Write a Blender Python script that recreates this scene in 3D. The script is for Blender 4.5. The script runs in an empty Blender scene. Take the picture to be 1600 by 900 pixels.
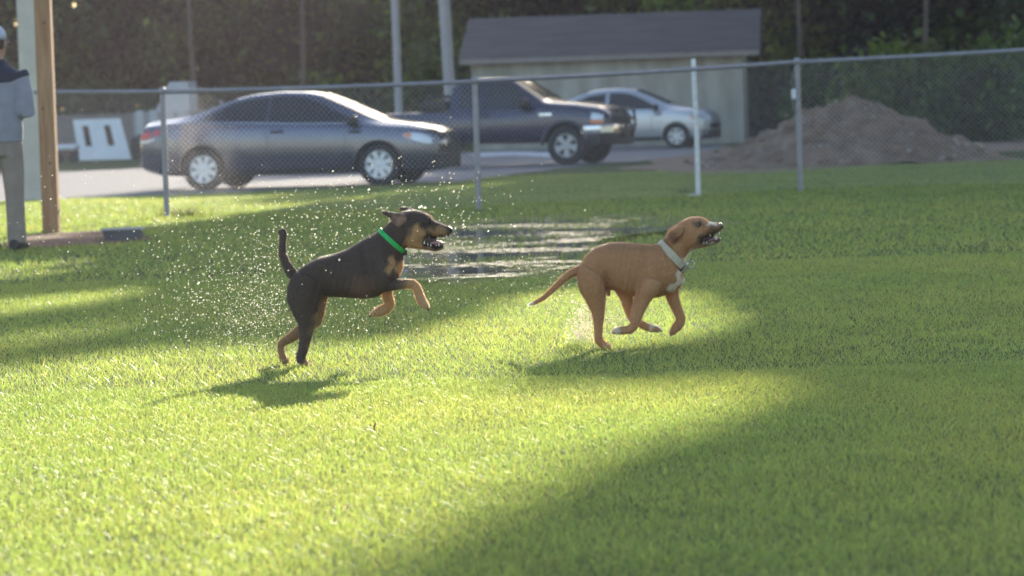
import bpy, bmesh, math, random
import numpy as np
from mathutils import Vector, Matrix, noise as mnoise
R = math.radians
rng = np.random.default_rng(7)
random.seed(7)
scene = bpy.context.scene
col = scene.collection

# ------------------------------------------------------------------ camera, sky, sun, exposure
CAM = Vector((0, 0, 1.1))
FPX = 5000.0                                   # focal length in pixels of a 1600 x 900 frame
camd = bpy.data.cameras.new('camera')
cam = bpy.data.objects.new('camera', camd)
col.objects.link(cam)
camd.sensor_width = 36
camd.lens = FPX / 1600 * 36
camd.clip_end = 2000
camd.clip_start = 0.05
ROT = Matrix.Rotation(R(90 - 3.205), 3, 'X') @ Matrix.Rotation(R(-1.8), 3, 'Z')
cam.matrix_world = Matrix.Translation(CAM) @ ROT.to_4x4()
camd.dof.use_dof = True
camd.dof.focus_distance = 14.2
camd.dof.aperture_fstop = 4.6
scene.camera = cam

SUN_EL, SUN_AZ = R(17.0), R(12.5)              # sun ahead of the camera, a little to the right
SUN = Vector((math.sin(SUN_AZ) * math.cos(SUN_EL), math.cos(SUN_AZ) * math.cos(SUN_EL), math.sin(SUN_EL)))
world = bpy.data.worlds.new('World')
scene.world = world
world.use_nodes = True
wn = world.node_tree.nodes
sky = wn.new('ShaderNodeTexSky')
sky.sky_type = 'NISHITA'
sky.sun_disc = False
sky.sun_elevation = SUN_EL
sky.sun_rotation = SUN_AZ
sky.air_density = 1.0
sky.dust_density = 1.0
sky.ozone_density = 1.0
bg = wn['Background']
bg.inputs['Strength'].default_value = 0.15
world.node_tree.links.new(sky.outputs[0], bg.inputs[0])
sl = bpy.data.lights.new('sun', 'SUN')
sl.energy = 5.0
sl.angle = R(0.53)
sl.color = (1.0, 0.90, 0.74)
so = bpy.data.objects.new('sun', sl)
col.objects.link(so)
so.rotation_euler = SUN.to_track_quat('Z', 'Y').to_euler()
so.location = SUN * 60
scene.view_settings.view_transform = 'Standard'
scene.view_settings.look = 'None'
scene.view_settings.exposure = 1.2
scene.view_settings.gamma = 1
scene.render.engine = 'CYCLES'
cy = scene.cycles
cy.use_denoising = True
cy.max_bounces = 8
cy.diffuse_bounces = 3
cy.glossy_bounces = 3
cy.transmission_bounces = 5
cy.volume_bounces = 1
cy.transparent_max_bounces = 8
cy.caustics_reflective = False
cy.caustics_refractive = False
cy.sample_clamp_indirect = 6
VEIL_DENSITY = 0.0004


def ray(px, py):
    return ROT @ Vector(((px - 800) / FPX, -(py - 450) / FPX, -1))


def at(px, py, Y):
    d = ray(px, py)
    return CAM + d * (Y / d.y)


def gnd(px, py, z=0.0):
    d = ray(px, py)
    return CAM + d * ((z - CAM.z) / d.z)


RI = np.array(ROT.inverted())


def proj(P):
    """world points (n,3) -> pixels of the 1600 x 900 frame"""
    q = (np.asarray(P, float) - np.array(CAM)) @ RI.T
    d = np.maximum(-q[:, 2], 1e-6)
    return np.stack([800 + FPX * q[:, 0] / d, 450 - FPX * q[:, 1] / d], 1)


# ------------------------------------------------------------------ materials
def mat(name, color, rough=0.6, metal=0.0, var=0.0, scale=6.0, bump=0.0, bscale=40.0, coat=0.0, sheen=0.0,
        color2=None, spec=0.5, stretch=(1, 1, 1), attr=None, detail=6):
    m = bpy.data.materials.new(name)
    m.use_nodes = True
    nt = m.node_tree
    b = nt.nodes['Principled BSDF']
    b.inputs['Roughness'].default_value = rough
    b.inputs['Metallic'].default_value = metal
    b.inputs['Specular IOR Level'].default_value = spec
    b.inputs['Coat Weight'].default_value = coat
    b.inputs['Coat Roughness'].default_value = 0.05
    if sheen:
        b.inputs['Sheen Weight'].default_value = sheen
        b.inputs['Sheen Roughness'].default_value = 0.35
    tc = nt.nodes.new('ShaderNodeTexCoord')
    mp = nt.nodes.new('ShaderNodeMapping')
    mp.inputs['Scale'].default_value = stretch
    nt.links.new(tc.outputs['Object'], mp.inputs[0])
    c = (*color, 1)
    b.inputs['Base Color'].default_value = c
    src = None
    if attr:
        at_ = nt.nodes.new('ShaderNodeAttribute')
        at_.attribute_name = attr
        src = at_.outputs['Color']
        nt.links.new(src, b.inputs['Base Color'])
    if var or color2:
        n = nt.nodes.new('ShaderNodeTexNoise')
        n.inputs['Scale'].default_value = scale
        n.inputs['Detail'].default_value = detail
        nt.links.new(mp.outputs[0], n.inputs['Vector'])
        if color2:
            r = nt.nodes.new('ShaderNodeValToRGB')
            r.color_ramp.elements[0].position = 0.35
            r.color_ramp.elements[1].position = 0.68
            r.color_ramp.elements[0].color = c
            r.color_ramp.elements[1].color = (*color2, 1)
            nt.links.new(n.outputs['Fac'], r.inputs[0])
            nt.links.new(r.outputs[0], b.inputs['Base Color'])
        else:
            mr = nt.nodes.new('ShaderNodeMapRange')
            mr.inputs['From Min'].default_value = 0.25
            mr.inputs['From Max'].default_value = 0.75
            mr.inputs['To Min'].default_value = 1 - var
            mr.inputs['To Max'].default_value = 1 + var
            nt.links.new(n.outputs['Fac'], mr.inputs[0])
            mx = nt.nodes.new('ShaderNodeVectorMath')
            mx.operation = 'SCALE'
            mx.inputs[0].default_value = color
            if src:
                nt.links.new(src, mx.inputs[0])
            nt.links.new(mr.outputs[0], mx.inputs['Scale'])
            nt.links.new(mx.outputs[0], b.inputs['Base Color'])
    if bump:
        n2 = nt.nodes.new('ShaderNodeTexNoise')
        n2.inputs['Scale'].default_value = bscale
        n2.inputs['Detail'].default_value = 5
        nt.links.new(mp.outputs[0], n2.inputs['Vector'])
        bp = nt.nodes.new('ShaderNodeBump')
        bp.inputs['Strength'].default_value = bump
        bp.inputs['Distance'].default_value = 0.02
        nt.links.new(n2.outputs['Fac'], bp.inputs['Height'])
        nt.links.new(bp.outputs[0], b.inputs['Normal'])
    return m


def leafmat(name, base, trans, tw=0.5, rough=0.45, spec=0.4, use_tint=True):
    """a leaf: reflects on the lit side, glows through when light comes from behind; 'tint' is a per-leaf colour factor"""
    m = bpy.data.materials.new(name)
    m.use_nodes = True
    nt = m.node_tree
    b = nt.nodes['Principled BSDF']
    out = nt.nodes['Material Output']
    b.inputs['Roughness'].default_value = rough
    b.inputs['Specular IOR Level'].default_value = spec
    t = nt.nodes.new('ShaderNodeBsdfTranslucent')
    mx = nt.nodes.new('ShaderNodeMixShader')
    mx.inputs[0].default_value = tw
    a = nt.nodes.new('ShaderNodeAttribute')
    a.attribute_name = 'tint'
    for colr, sock in ((base, b.inputs['Base Color']), (trans, t.inputs['Color'])):
        v = nt.nodes.new('ShaderNodeVectorMath')
        v.operation = 'MULTIPLY'
        v.inputs[1].default_value = colr
        nt.links.new(a.outputs['Color'], v.inputs[0])
        nt.links.new(v.outputs[0], sock)
    nt.links.new(b.outputs[0], mx.inputs[1])
    nt.links.new(t.outputs[0], mx.inputs[2])
    nt.links.new(mx.outputs[0], out.inputs['Surface'])
    return m


M = {}
M['soil_grass'] = mat('ground_turf', (0.075, 0.105, 0.045), 0.95, spec=0.05, color2=(0.10, 0.115, 0.035), scale=1.3, bump=0.5, bscale=25)
M['road'] = mat('road_gravel', (0.165, 0.155, 0.16), 0.85, color2=(0.22, 0.205, 0.21), scale=2.5, bump=0.4, bscale=60)
M['soil_red'] = mat('red_soil', (0.13, 0.052, 0.03), 0.95, color2=(0.19, 0.085, 0.05), scale=9, bump=0.8)
M['dirt'] = mat('dirt', (0.15, 0.09, 0.058), 0.95, color2=(0.27, 0.187, 0.132), scale=3.2, bump=0.9, bscale=14)
M['painted_light'] = mat('painted_light', (0.55, 0.56, 0.6), 0.8, var=0.15, scale=8)  # bluish white stands in for bright light on the road
M['stone'] = mat('stone', (0.33, 0.275, 0.24), 0.85, var=0.25, scale=9)
M['galv'] = mat('galvanised_steel', (0.30, 0.29, 0.32), 0.5, 0.55, var=0.15, scale=12)
M['wire'] = mat('galvanised_wire', (0.48, 0.46, 0.47), 0.45, 0.4)
M['white_paint'] = mat('white_paint', (0.78, 0.78, 0.78), 0.5, var=0.22, scale=18, stretch=(1, 1, 2))
M['pole_grey'] = mat('grey_pole_paint', (0.33, 0.33, 0.36), 0.5, 0.1, var=0.08, scale=5)
M['concrete'] = mat('pale_concrete', (0.56, 0.51, 0.44), 0.85, var=0.12, scale=4, bump=0.2)
M['timber'] = mat('timber', (0.33, 0.17, 0.085), 0.7, color2=(0.46, 0.27, 0.14), scale=5, stretch=(6, 6, 0.5), bump=0.3)
M['knot'] = mat('timber_knot', (0.14, 0.07, 0.04), 0.8)
M['shed_wall'] = mat('shed_wall', (0.34, 0.32, 0.275), 0.85, color2=(0.52, 0.50, 0.45), scale=1.5, stretch=(1.7, 1, 0.5), bump=0.25)
M['shed_trim'] = mat('shed_trim', (0.30, 0.27, 0.25), 0.8, var=0.15)
M['shed_roof'] = mat('shed_roof', (0.092, 0.076, 0.076), 0.85, color2=(0.125, 0.105, 0.104), scale=1.4, stretch=(0.6, 3, 3), bump=0.3)
M['tyre'] = mat('tyre_rubber', (0.02, 0.02, 0.022), 0.75, var=0.2)
M['rim'] = mat('alloy_rim', (0.78, 0.78, 0.80), 0.4, 0.1, var=0.05)
M['rim_dull'] = mat('dull_rim', (0.48, 0.47, 0.47), 0.45, 0.15, var=0.1)
M['black'] = mat('black_plastic', (0.018, 0.018, 0.02), 0.55, var=0.1)
M['glass_dark'] = mat('dark_car_glass', (0.018, 0.02, 0.022), 0.04, spec=0.7)
M['glass_dull'] = mat('dull_car_glass', (0.03, 0.035, 0.032), 0.12, spec=0.04)  # reflection cut so the pickup windscreen stays dark, as though mirroring trees
M['sedan_paint'] = mat('grey_metallic_paint', (0.100, 0.105, 0.150), 0.22, 0.55, coat=0.9)
M['truck_paint'] = mat('dark_blue_paint', (0.036, 0.038, 0.075), 0.28, 0.35, coat=0.6, var=0.06)
M['silver_paint'] = mat('silver_paint', (0.50, 0.51, 0.55), 0.32, 0.5, coat=0.5)
M['suv_paint'] = mat('slate_paint', (0.12, 0.13, 0.17), 0.3, 0.4, coat=0.5)
M['chrome'] = mat('bright_trim', (0.72, 0.74, 0.78), 0.2, 0.8)
M['lamp_clear'] = mat('clear_lens', (0.62, 0.64, 0.70), 0.12, 0.2, coat=0.6)
M['lamp_orange'] = mat('amber_lens', (0.85, 0.22, 0.05), 0.2, coat=0.5)
M['lamp_red'] = mat('red_lens', (0.55, 0.035, 0.05), 0.2, coat=0.5)
M['panel_white'] = mat('white_board', (0.74, 0.77, 0.80), 0.55, var=0.06, scale=3)
M['machine_grey'] = mat('machine_grey', (0.30, 0.31, 0.35), 0.6, var=0.12, scale=2)
M['machine_pale'] = mat('machine_pale', (0.46, 0.48, 0.53), 0.6, var=0.1)
M['old_board'] = mat('weathered_board', (0.22, 0.20, 0.19), 0.85, var=0.25, stretch=(0.4, 1, 4))
M['tub'] = mat('dark_tub', (0.15, 0.15, 0.16), 0.5, var=0.15)
M['tub_rim'] = mat('tub_rim', (0.42, 0.41, 0.42), 0.5, 0.3)
M['log'] = mat('pale_log', (0.46, 0.37, 0.26), 0.85, var=0.2, scale=6, bump=0.4)
M['hollow'] = mat('log_hollow', (0.05, 0.035, 0.025), 0.95)
M['bark'] = mat('bark', (0.11, 0.085, 0.065), 0.95, color2=(0.19, 0.15, 0.12), scale=3, stretch=(5, 5, 0.8), bump=0.8, bscale=20)
M['grass'] = leafmat('grass_blade', (0.072, 0.112, 0.082), (0.53, 0.61, 0.14), 0.55, 0.42, 0.45)
M['leaf'] = leafmat('tree_leaf', (0.052, 0.086, 0.024), (0.12, 0.17, 0.03), 0.35)
M['leaf_dark'] = leafmat('wood_leaf', (0.024, 0.027, 0.016), (0.03, 0.035, 0.012), 0.25)
M['fur'] = mat('dog_fur', (0.1, 0.1, 0.1), 0.62, attr='fur', var=0.13, scale=55, bump=0.35, bscale=260, sheen=0.12, spec=0.25)
M['hair_strand'] = leafmat('coat_hair', (1, 1, 1), (2.0, 1.9, 1.7), 0.5, 0.5, 0.3)
M['nose'] = mat('dog_nose', (0.012, 0.011, 0.011), 0.25, bump=0.2, bscale=300)
M['eye'] = mat('dog_eye', (0.02, 0.012, 0.008), 0.18, spec=0.4)
M['eye_pale'] = mat('dog_eye_pale', (0.22, 0.19, 0.17), 0.25, spec=0.4)
M['tongue'] = mat('dog_tongue', (0.42, 0.20, 0.21), 0.4, var=0.1, scale=40)
M['mouth'] = mat('dog_mouth', (0.05, 0.022, 0.022), 0.45)
M['tooth'] = mat('dog_tooth', (0.75, 0.71, 0.6), 0.3)
M['collar_green'] = mat('green_collar_webbing', (0.015, 0.42, 0.09), 0.6, var=0.15, scale=80)
M['collar_tan'] = mat('drab_collar_webbing', (0.50, 0.43, 0.32), 0.75, var=0.15, scale=80)
M['steel'] = mat('collar_steel', (0.35, 0.36, 0.40), 0.25, 0.9)
M['claw'] = mat('dog_claw', (0.06, 0.05, 0.045), 0.4)
M['skin'] = mat('skin', (0.46, 0.26, 0.19), 0.55, var=0.08)
M['hair'] = mat('hair', (0.05, 0.035, 0.025), 0.7)
M['sweat'] = mat('grey_blue_fleece', (0.29, 0.28, 0.325), 0.9, var=0.12, scale=12, bump=0.4, bscale=30, sheen=0.2)
M['yoke'] = mat('dark_yoke', (0.035, 0.035, 0.055), 0.85, var=0.15, sheen=0.2)
M['trouser'] = mat('khaki_trousers', (0.29, 0.23, 0.195), 0.9, var=0.15, scale=9, bump=0.5, bscale=16)
M['cap'] = mat('pale_cap', (0.45, 0.47, 0.56), 0.8, var=0.12, scale=30)
M['shoe'] = mat('dark_shoe', (0.045, 0.04, 0.04), 0.7)
M['tag_white'] = mat('white_tag', (0.7, 0.72, 0.76), 0.5)
M['dry_leaf'] = mat('dry_leaf', (0.22, 0.07, 0.025), 0.7, var=0.2)
M['litter'] = mat('paper_scrap', (0.75, 0.72, 0.74), 0.7)


def drop_mat():
    m = bpy.data.materials.new('water_drop')
    m.use_nodes = True
    nt = m.node_tree
    b = nt.nodes['Principled BSDF']
    b.inputs['Base Color'].default_value = (0.85, 0.85, 0.82, 1)
    b.inputs['Roughness'].default_value = 0.12
    t = nt.nodes.new('ShaderNodeBsdfTranslucent')
    t.inputs['Color'].default_value = (1.0, 0.93, 0.76, 1)
    mx = nt.nodes.new('ShaderNodeMixShader')
    mx.inputs[0].default_value = 0.72
    nt.links.new(b.outputs[0], mx.inputs[1])
    nt.links.new(t.outputs[0], mx.inputs[2])
    nt.links.new(mx.outputs[0], nt.nodes['Material Output'].inputs['Surface'])
    return m


M['drop'] = drop_mat()


def water_mat():
    m = bpy.data.materials.new('puddle_water')
    m.use_nodes = True
    nt = m.node_tree
    b = nt.nodes['Principled BSDF']
    b.inputs['Base Color'].default_value = (0.05, 0.045, 0.035, 1)
    b.inputs['Roughness'].default_value = 0.03
    b.inputs['IOR'].default_value = 1.33
    tc = nt.nodes.new('ShaderNodeTexCoord')
    mp = nt.nodes.new('ShaderNodeMapping')
    mp.inputs['Scale'].default_value = (0.7, 1.0, 1)
    n = nt.nodes.new('ShaderNodeTexNoise')
    n.inputs['Scale'].default_value = 5.5
    n.inputs['Detail'].default_value = 3
    bp = nt.nodes.new('ShaderNodeBump')
    bp.inputs['Distance'].default_value = 0.036
    mp2 = nt.nodes.new('ShaderNodeMapping')
    mp2.inputs['Scale'].default_value = (0.5, 0.75, 1)
    nb = nt.nodes.new('ShaderNodeTexNoise')
    nb.inputs['Scale'].default_value = 1.1
    nb.inputs['Detail'].default_value = 5
    cr = nt.nodes.new('ShaderNodeMapRange')
    cr.inputs['From Min'].default_value = 0.46
    cr.inputs['From Max'].default_value = 0.64
    cr.inputs['To Min'].default_value = 0.10
    cr.inputs['To Max'].default_value = 1.0
    nt.links.new(tc.outputs['Object'], mp2.inputs[0])
    nt.links.new(mp2.outputs[0], nb.inputs['Vector'])
    nt.links.new(nb.outputs['Fac'], cr.inputs[0])
    nt.links.new(cr.outputs[0], bp.inputs['Strength'])
    nt.links.new(tc.outputs['Object'], mp.inputs[0])
    nt.links.new(mp.outputs[0], n.inputs['Vector'])
    nt.links.new(n.outputs['Fac'], bp.inputs['Height'])
    nt.links.new(bp.outputs[0], b.inputs['Normal'])
    return m


M['water'] = water_mat()


# ------------------------------------------------------------------ mesh helpers
class MB:
    def __init__(s):
        s.v, s.f = [], []

    def add(s, vs, fs):
        o = len(s.v)
        s.v.extend([tuple(p) for p in vs])
        s.f.extend([tuple(i + o for i in f) for f in fs])
        return s

    def box(s, c, size, rot=None, bev=0.0):
        bm = bmesh.new()
        bmesh.ops.create_cube(bm, size=1)
        for v in bm.verts:
            v.co = Vector((v.co.x * size[0], v.co.y * size[1], v.co.z * size[2]))
        if bev:
            bmesh.ops.bevel(bm, geom=bm.edges[:], offset=bev, segments=2, affect='EDGES', profile=0.6)
        mt = Matrix.Translation(c) @ (rot.to_4x4() if rot else Matrix())
        bm.verts.index_update()
        s.add([mt @ v.co for v in bm.verts], [[v.index for v in f.verts] for f in bm.faces])
        bm.free()
        return s

    def rings(s, rr, cap=True, closed=True):
        n = len(rr[0])
        o = len(s.v)
        for r in rr:
            s.v.extend([tuple(p) for p in r])
        for i in range(len(rr) - 1):
            for j in range(n if closed else n - 1):
                a, b = o + i * n + j, o + i * n + (j + 1) % n
                s.f.append((a, b, b + n, a + n))
        if cap:
            for i, flip in ((0, True), (len(rr) - 1, False)):
                c = np.mean([np.array(p) for p in rr[i]], axis=0)
                k = len(s.v)
                s.v.append(tuple(c))
                for j in range(n):
                    a, b = o + i * n + j, o + i * n + (j + 1) % n
                    s.f.append((b, a, k) if flip else (a, b, k))
        return s

    def tube(s, pts, rad, n=8, cap=True):
        pts = [Vector(p) for p in pts]
        rr = []
        up = Vector((0.13, 0.31, 0.94)).normalized()
        for i, p in enumerate(pts):
            t = (pts[min(i + 1, len(pts) - 1)] - pts[max(i - 1, 0)]).normalized()
            u = up - t * up.dot(t)
            if u.length < 0.2:
                u = Vector((1, 0, 0)) - t * t.x
            u.normalize()
            w = t.cross(u)
            r = rad[i] if hasattr(rad, '__len__') else rad
            rr.append([p + (u * math.cos(2 * math.pi * k / n) + w * math.sin(2 * math.pi * k / n)) * r for k in range(n)])
            up = u
        return s.rings(rr, cap)

    def lathe(s, prof, n=28, axis='y', c=(0, 0, 0), cap=True):
        """prof: list of (axial, radius)"""
        rr = []
        for a, r in prof:
            ring = []
            for k in range(n):
                q = 2 * math.pi * k / n
                if axis == 'y':
                    ring.append((c[0] + r * math.cos(q), c[1] + a, c[2] + r * math.sin(q)))
                elif axis == 'z':
                    ring.append((c[0] + r * math.cos(q), c[1] + r * math.sin(q), c[2] + a))
                else:
                    ring.append((c[0] + a, c[1] + r * math.cos(q), c[2] + r * math.sin(q)))
            rr.append(ring)
        return s.rings(rr, cap)

    def build(s, name, m, parent=None, smooth=False, angle=None):
        me = bpy.data.meshes.new(name)
        me.from_pydata(s.v, [], s.f)
        bm = bmesh.new()
        bm.from_mesh(me)
        bmesh.ops.recalc_face_normals(bm, faces=bm.faces)
        bm.to_mesh(me)
        bm.free()
        me.materials.append(M[m] if isinstance(m, str) else m)
        if smooth:
            me.shade_smooth()
            if angle:
                me.set_sharp_from_angle(angle=R(angle))
        o = bpy.data.objects.new(name, me)
        col.objects.link(o)
        if parent:
            o.parent = parent
        return o


def tag(o, label=None, cat=None, group=None, kind=None):
    for k, v in (('label', label), ('category', cat), ('group', group), ('kind', kind)):
        if v:
            o[k] = v
    return o


def thing(name, label, cat, loc=(0, 0, 0), rz=0, group=None):
    o = bpy.data.objects.new(name, None)
    o.empty_display_size = 0.2
    col.objects.link(o)
    o.location = loc
    o.rotation_euler = (0, 0, rz)
    return tag(o, label, cat, group)


def np_mesh(name, verts, faces, m, parent=None, tint=None, smooth=False):
    """verts (n,3), faces (k,3|4) arrays of one size"""
    me = bpy.data.meshes.new(name)
    verts = np.ascontiguousarray(verts, np.float32)
    faces = np.ascontiguousarray(faces, np.int32)
    k, w = faces.shape
    me.vertices.add(len(verts))
    me.vertices.foreach_set('co', verts.ravel())
    me.loops.add(k * w)
    me.loops.foreach_set('vertex_index', faces.ravel())
    me.polygons.add(k)
    me.polygons.foreach_set('loop_start', np.arange(0, k * w, w, dtype=np.int32))
    me.polygons.foreach_set('loop_total', np.full(k, w, np.int32))
    me.update(calc_edges=True)
    if tint is not None:
        a = me.attributes.new('tint', 'FLOAT_COLOR', 'POINT')
        a.data.foreach_set('color', np.concatenate([tint, np.ones((len(tint), 1))], 1).astype(np.float32).ravel())
    me.materials.append(M[m])
    if smooth:
        me.shade_smooth()
    o = bpy.data.objects.new(name, me)
    col.objects.link(o)
    if parent:
        o.parent = parent
    return o


def in_poly(P, poly):
    x, y = P[:, 0], P[:, 1]
    r = np.zeros(len(P), bool)
    n = len(poly)
    for i in range(n):
        x1, y1 = poly[i]
        x2, y2 = poly[(i + 1) % n]
        c = ((y1 > y) != (y2 > y)) & (x < (x2 - x1) * (y - y1) / ((y2 - y1) or 1e-9) + x1)
        r ^= c
    return r


def sheet(name, pts, z, m, jitter=0.0, sub=6, kind='structure'):
    """a ground sheet from an outline of ground points, edge roughened"""
    out = []
    n = len(pts)
    for i in range(n):
        a, b = Vector(pts[i]), Vector(pts[(i + 1) % n])
        d = (b - a).normalized()
        nn = Vector((-d.y, d.x, 0))
        for k in range(sub):
            p = a.lerp(b, k / sub)
            out.append((p.x + nn.x * random.uniform(-1, 1) * jitter, p.y + nn.y * random.uniform(-1, 1) * jitter, z))
    mb = MB()
    mb.add(out, [list(range(len(out)))])
    o = mb.build(name, m)
    if kind:
        o['kind'] = kind
    return o


# ------------------------------------------------------------------ ground, road, soil
gm = MB()
gm.add([(-500, -120, 0), (500, -120, 0), (500, 900, 0), (-500, 900, 0)], [(0, 1, 2, 3)])
gm.build('ground', 'soil_grass')['kind'] = 'structure'

road_px = [(-500, 330), (-150, 321), (100, 312), (400, 300), (720, 285), (860, 264), (1000, 252), (1130, 238),
           (1130, 226), (900, 231), (700, 240), (220, 263), (100, 268), (-150, 276), (-500, 288)]
sheet('road', [gnd(*p) for p in road_px], 0.004, 'road', 0.12, 8)
sheet('bare_soil', [gnd(x, y) for x, y in [(0, 376), (60, 366), (140, 362), (215, 364), (240, 374), (180, 381), (90, 386), (10, 390)]],
      0.006, 'soil_red', 0.12, 8)
sheet('painted_light_patch', [gnd(x, y) for x, y in [(735, 246), (800, 243), (870, 246), (880, 240), (800, 237), (740, 239)]],
      0.008, 'painted_light', 0.2, 8)  # pale sheet painted where the road shines under the pickup
sheet('dirt_apron', [gnd(x, y) for x, y in [(980, 262), (1060, 272), (1180, 272), (1330, 262), (1480, 246), (1700, 226), (1700, 215), (1400, 222), (1100, 236)]],
      0.006, 'dirt', 0.35, 8)
PUDDLE = [(612, 418), (640, 392), (690, 366), (740, 351), (860, 346), (980, 345), (1070, 350), (1085, 358), (1010, 366),
          (930, 376), (915, 398), (900, 414), (840, 426), (760, 434), (690, 438), (630, 436)]
sheet('puddle', [gnd(840 + (x - 840) * 1.12, 390 + (y - 390) * 1.12) for x, y in PUDDLE], 0.010, 'water', 0.0, 1)
sheet('puddle_mud', [gnd(840 + (x - 840) * 1.2, 390 + (y - 390) * 1.2) for x, y in PUDDLE], 0.005, 'dirt', 0.2, 8)

# ------------------------------------------------------------------ shade of the tall trees: where sun reaches the ground (photo pixels)
LIT = [([(-80, 582), (60, 566), (200, 546), (320, 532), (440, 534), (560, 540), (660, 518), (740, 492), (830, 458), (960, 442), (1100, 452), (1165, 490),
         (1150, 528), (1000, 548), (860, 562), (825, 588), (880, 604), (1150, 596), (1245, 614), (1200, 650), (1040, 700), (900, 760),
         (760, 820), (640, 870), (540, 915), (520, 1100), (-900, 1100), (-900, 600)], 1.0),
       ([(-300, 540), (-80, 530), (60, 518), (190, 498), (200, 518), (60, 545), (-80, 560), (-300, 570)], 0.9),
       ([(-300, 480), (-80, 472), (80, 461), (220, 448), (230, 466), (80, 488), (-80, 508), (-300, 515)], 0.85),
       ([(-300, 420), (-80, 414), (60, 404), (160, 404), (140, 426), (40, 440), (-80, 450), (-300, 456)], 0.8),
       ([(-90, 316), (100, 298), (270, 310), (440, 306), (440, 320), (260, 338), (100, 346), (-90, 352)], 1.0),
       ([(-900, 300), (-30, 330), (-5, 372), (-10, 392), (-60, 405), (-900, 470)], 1.0),
       ([(880, 835), (1000, 800), (1080, 840), (1050, 910), (850, 910)], 0.35)]


def lit_level(px):
    r = np.zeros(len(px))
    for poly, lv in LIT:
        r = np.maximum(r, in_poly(px, poly) * lv)
    return r


def leaves(P, size, aspect=0.6, flat=0.0):
    """quads with random tilt at points P; returns verts, faces"""
    n = len(P)
    a = rng.normal(size=(n, 3))
    a[:, 2] *= (1 - flat)
    a /= np.linalg.norm(a, axis=1)[:, None]
    b = rng.normal(size=(n, 3))
    b -= a * (a * b).sum(1)[:, None]
    b /= np.linalg.norm(b, axis=1)[:, None]
    sz = size * rng.uniform(0.6, 1.4, n)[:, None]
    a = a * sz * 0.5
    b = b * sz * 0.5 * aspect
    V = np.stack([P - a, P + b - a * 0.1, P + a, P - b - a * 0.1], 1).reshape(-1, 3)
    F = np.arange(4 * n).reshape(-1, 4)
    return V, F


def clumps(n_cl, n_leaf, centre, rad, spread):
    """leaf positions in clumps spread through an ellipsoid shell"""
    d = rng.normal(size=(n_cl, 3))
    d /= np.linalg.norm(d, axis=1)[:, None]
    r = rng.uniform(0.35, 1.0, n_cl) ** 0.6
    c = np.array(centre) + d * r[:, None] * np.array(rad)
    c[:, 2] = np.maximum(c[:, 2], 0.25)
    cid = np.repeat(np.arange(n_cl), n_leaf)
    P = c[cid] + rng.normal(size=(n_cl * n_leaf, 3)) * spread
    P[:, 2] = np.maximum(P[:, 2], 0.05)
    return P, cid, c


def trunk_mb(base, h, r0, limbs, lean=(0, 0)):
    mb = MB()
    pts, rad = [], []
    n = 9
    for i in range(n):
        t = i / (n - 1)
        pts.append((lean[0] * t + 0.06 * h * 0.2 * math.sin(3 * t + base[0]), lean[1] * t + 0.1 * math.sin(4 * t + 1), -0.1 + (h + 0.1) * t))
        rad.append(r0 * (1.25 - 0.35 * min(1, t * 6)) * (1 - 0.8 * t) if t > 0 else r0 * 1.35)
    mb.tube(pts, rad, 9)
    for (t0, q, ln, rise) in limbs:
        i = t0 * (n - 1)
        k = min(int(i), n - 2)
        p = Vector(pts[k]).lerp(Vector(pts[k + 1]), i - k)
        d = Vector((math.cos(q), math.sin(q), rise))
        r = r0 * (1 - 0.8 * t0) * 0.5
        mb.tube([p, p + d * ln * 0.4 + Vector((0, 0, 0.05 * ln)), p + d * ln * 0.75, p + d * ln + Vector((0, 0, 0.12 * ln))],
                [r, r * 0.75, r * 0.45, r * 0.15], 6)
    return mb


def tree(name, label, loc, h, rad, zc, n_cl, n_leaf, leaf, spread, group, hue, r0=0.16, crown_pts=None, ragged=None):
    t = thing(name, label, 'tree', loc, 0, group)
    limbs = [(random.uniform(0.3, 0.9), random.uniform(0, 6.28), rad[0] * random.uniform(0.5, 0.9), random.uniform(0.2, 0.7)) for _ in range(9)]
    trunk_mb(loc, h * 0.92, r0, limbs).build('trunk', 'bark', t, True)
    if crown_pts is None:
        P, cid, c = clumps(n_cl, n_leaf, (0, 0, zc), rad, spread)
    else:
        P, cid = crown_pts
        n_cl = cid.max() + 1
    V, F = leaves(P, leaf)
    nz = np.array([mnoise.noise(Vector((p[0] * .75 + loc[0], p[1] * .5 + loc[1], p[2] * .9))) for p in P[::12]])
    nz2 = np.array([mnoise.noise(Vector((p[0] * .38 + loc[0] * .5, p[1] * .2 + 7, p[2] * .42 + 3))) for p in P[::12]])
    tl = rng.uniform(0.75, 1.25, n_cl)[cid] * rng.uniform(0.75, 1.25, len(P)) * np.clip(1 + 2.0 * np.repeat(nz, 12)[:len(P)] + 2.6 * np.repeat(nz2, 12)[:len(P)], .15, 3.0)  # shade of gaps between leaf masses is put into the tint
    warm = rng.uniform(0.0, 1.0, n_cl)[cid]
    tint = np.stack([tl * hue[0] * (0.85 + 0.4 * warm), tl * hue[1], tl * hue[2]], 1)
    np_mesh('crown', V, F, 'leaf', t, np.repeat(tint, 4, 0))
    return t


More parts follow.
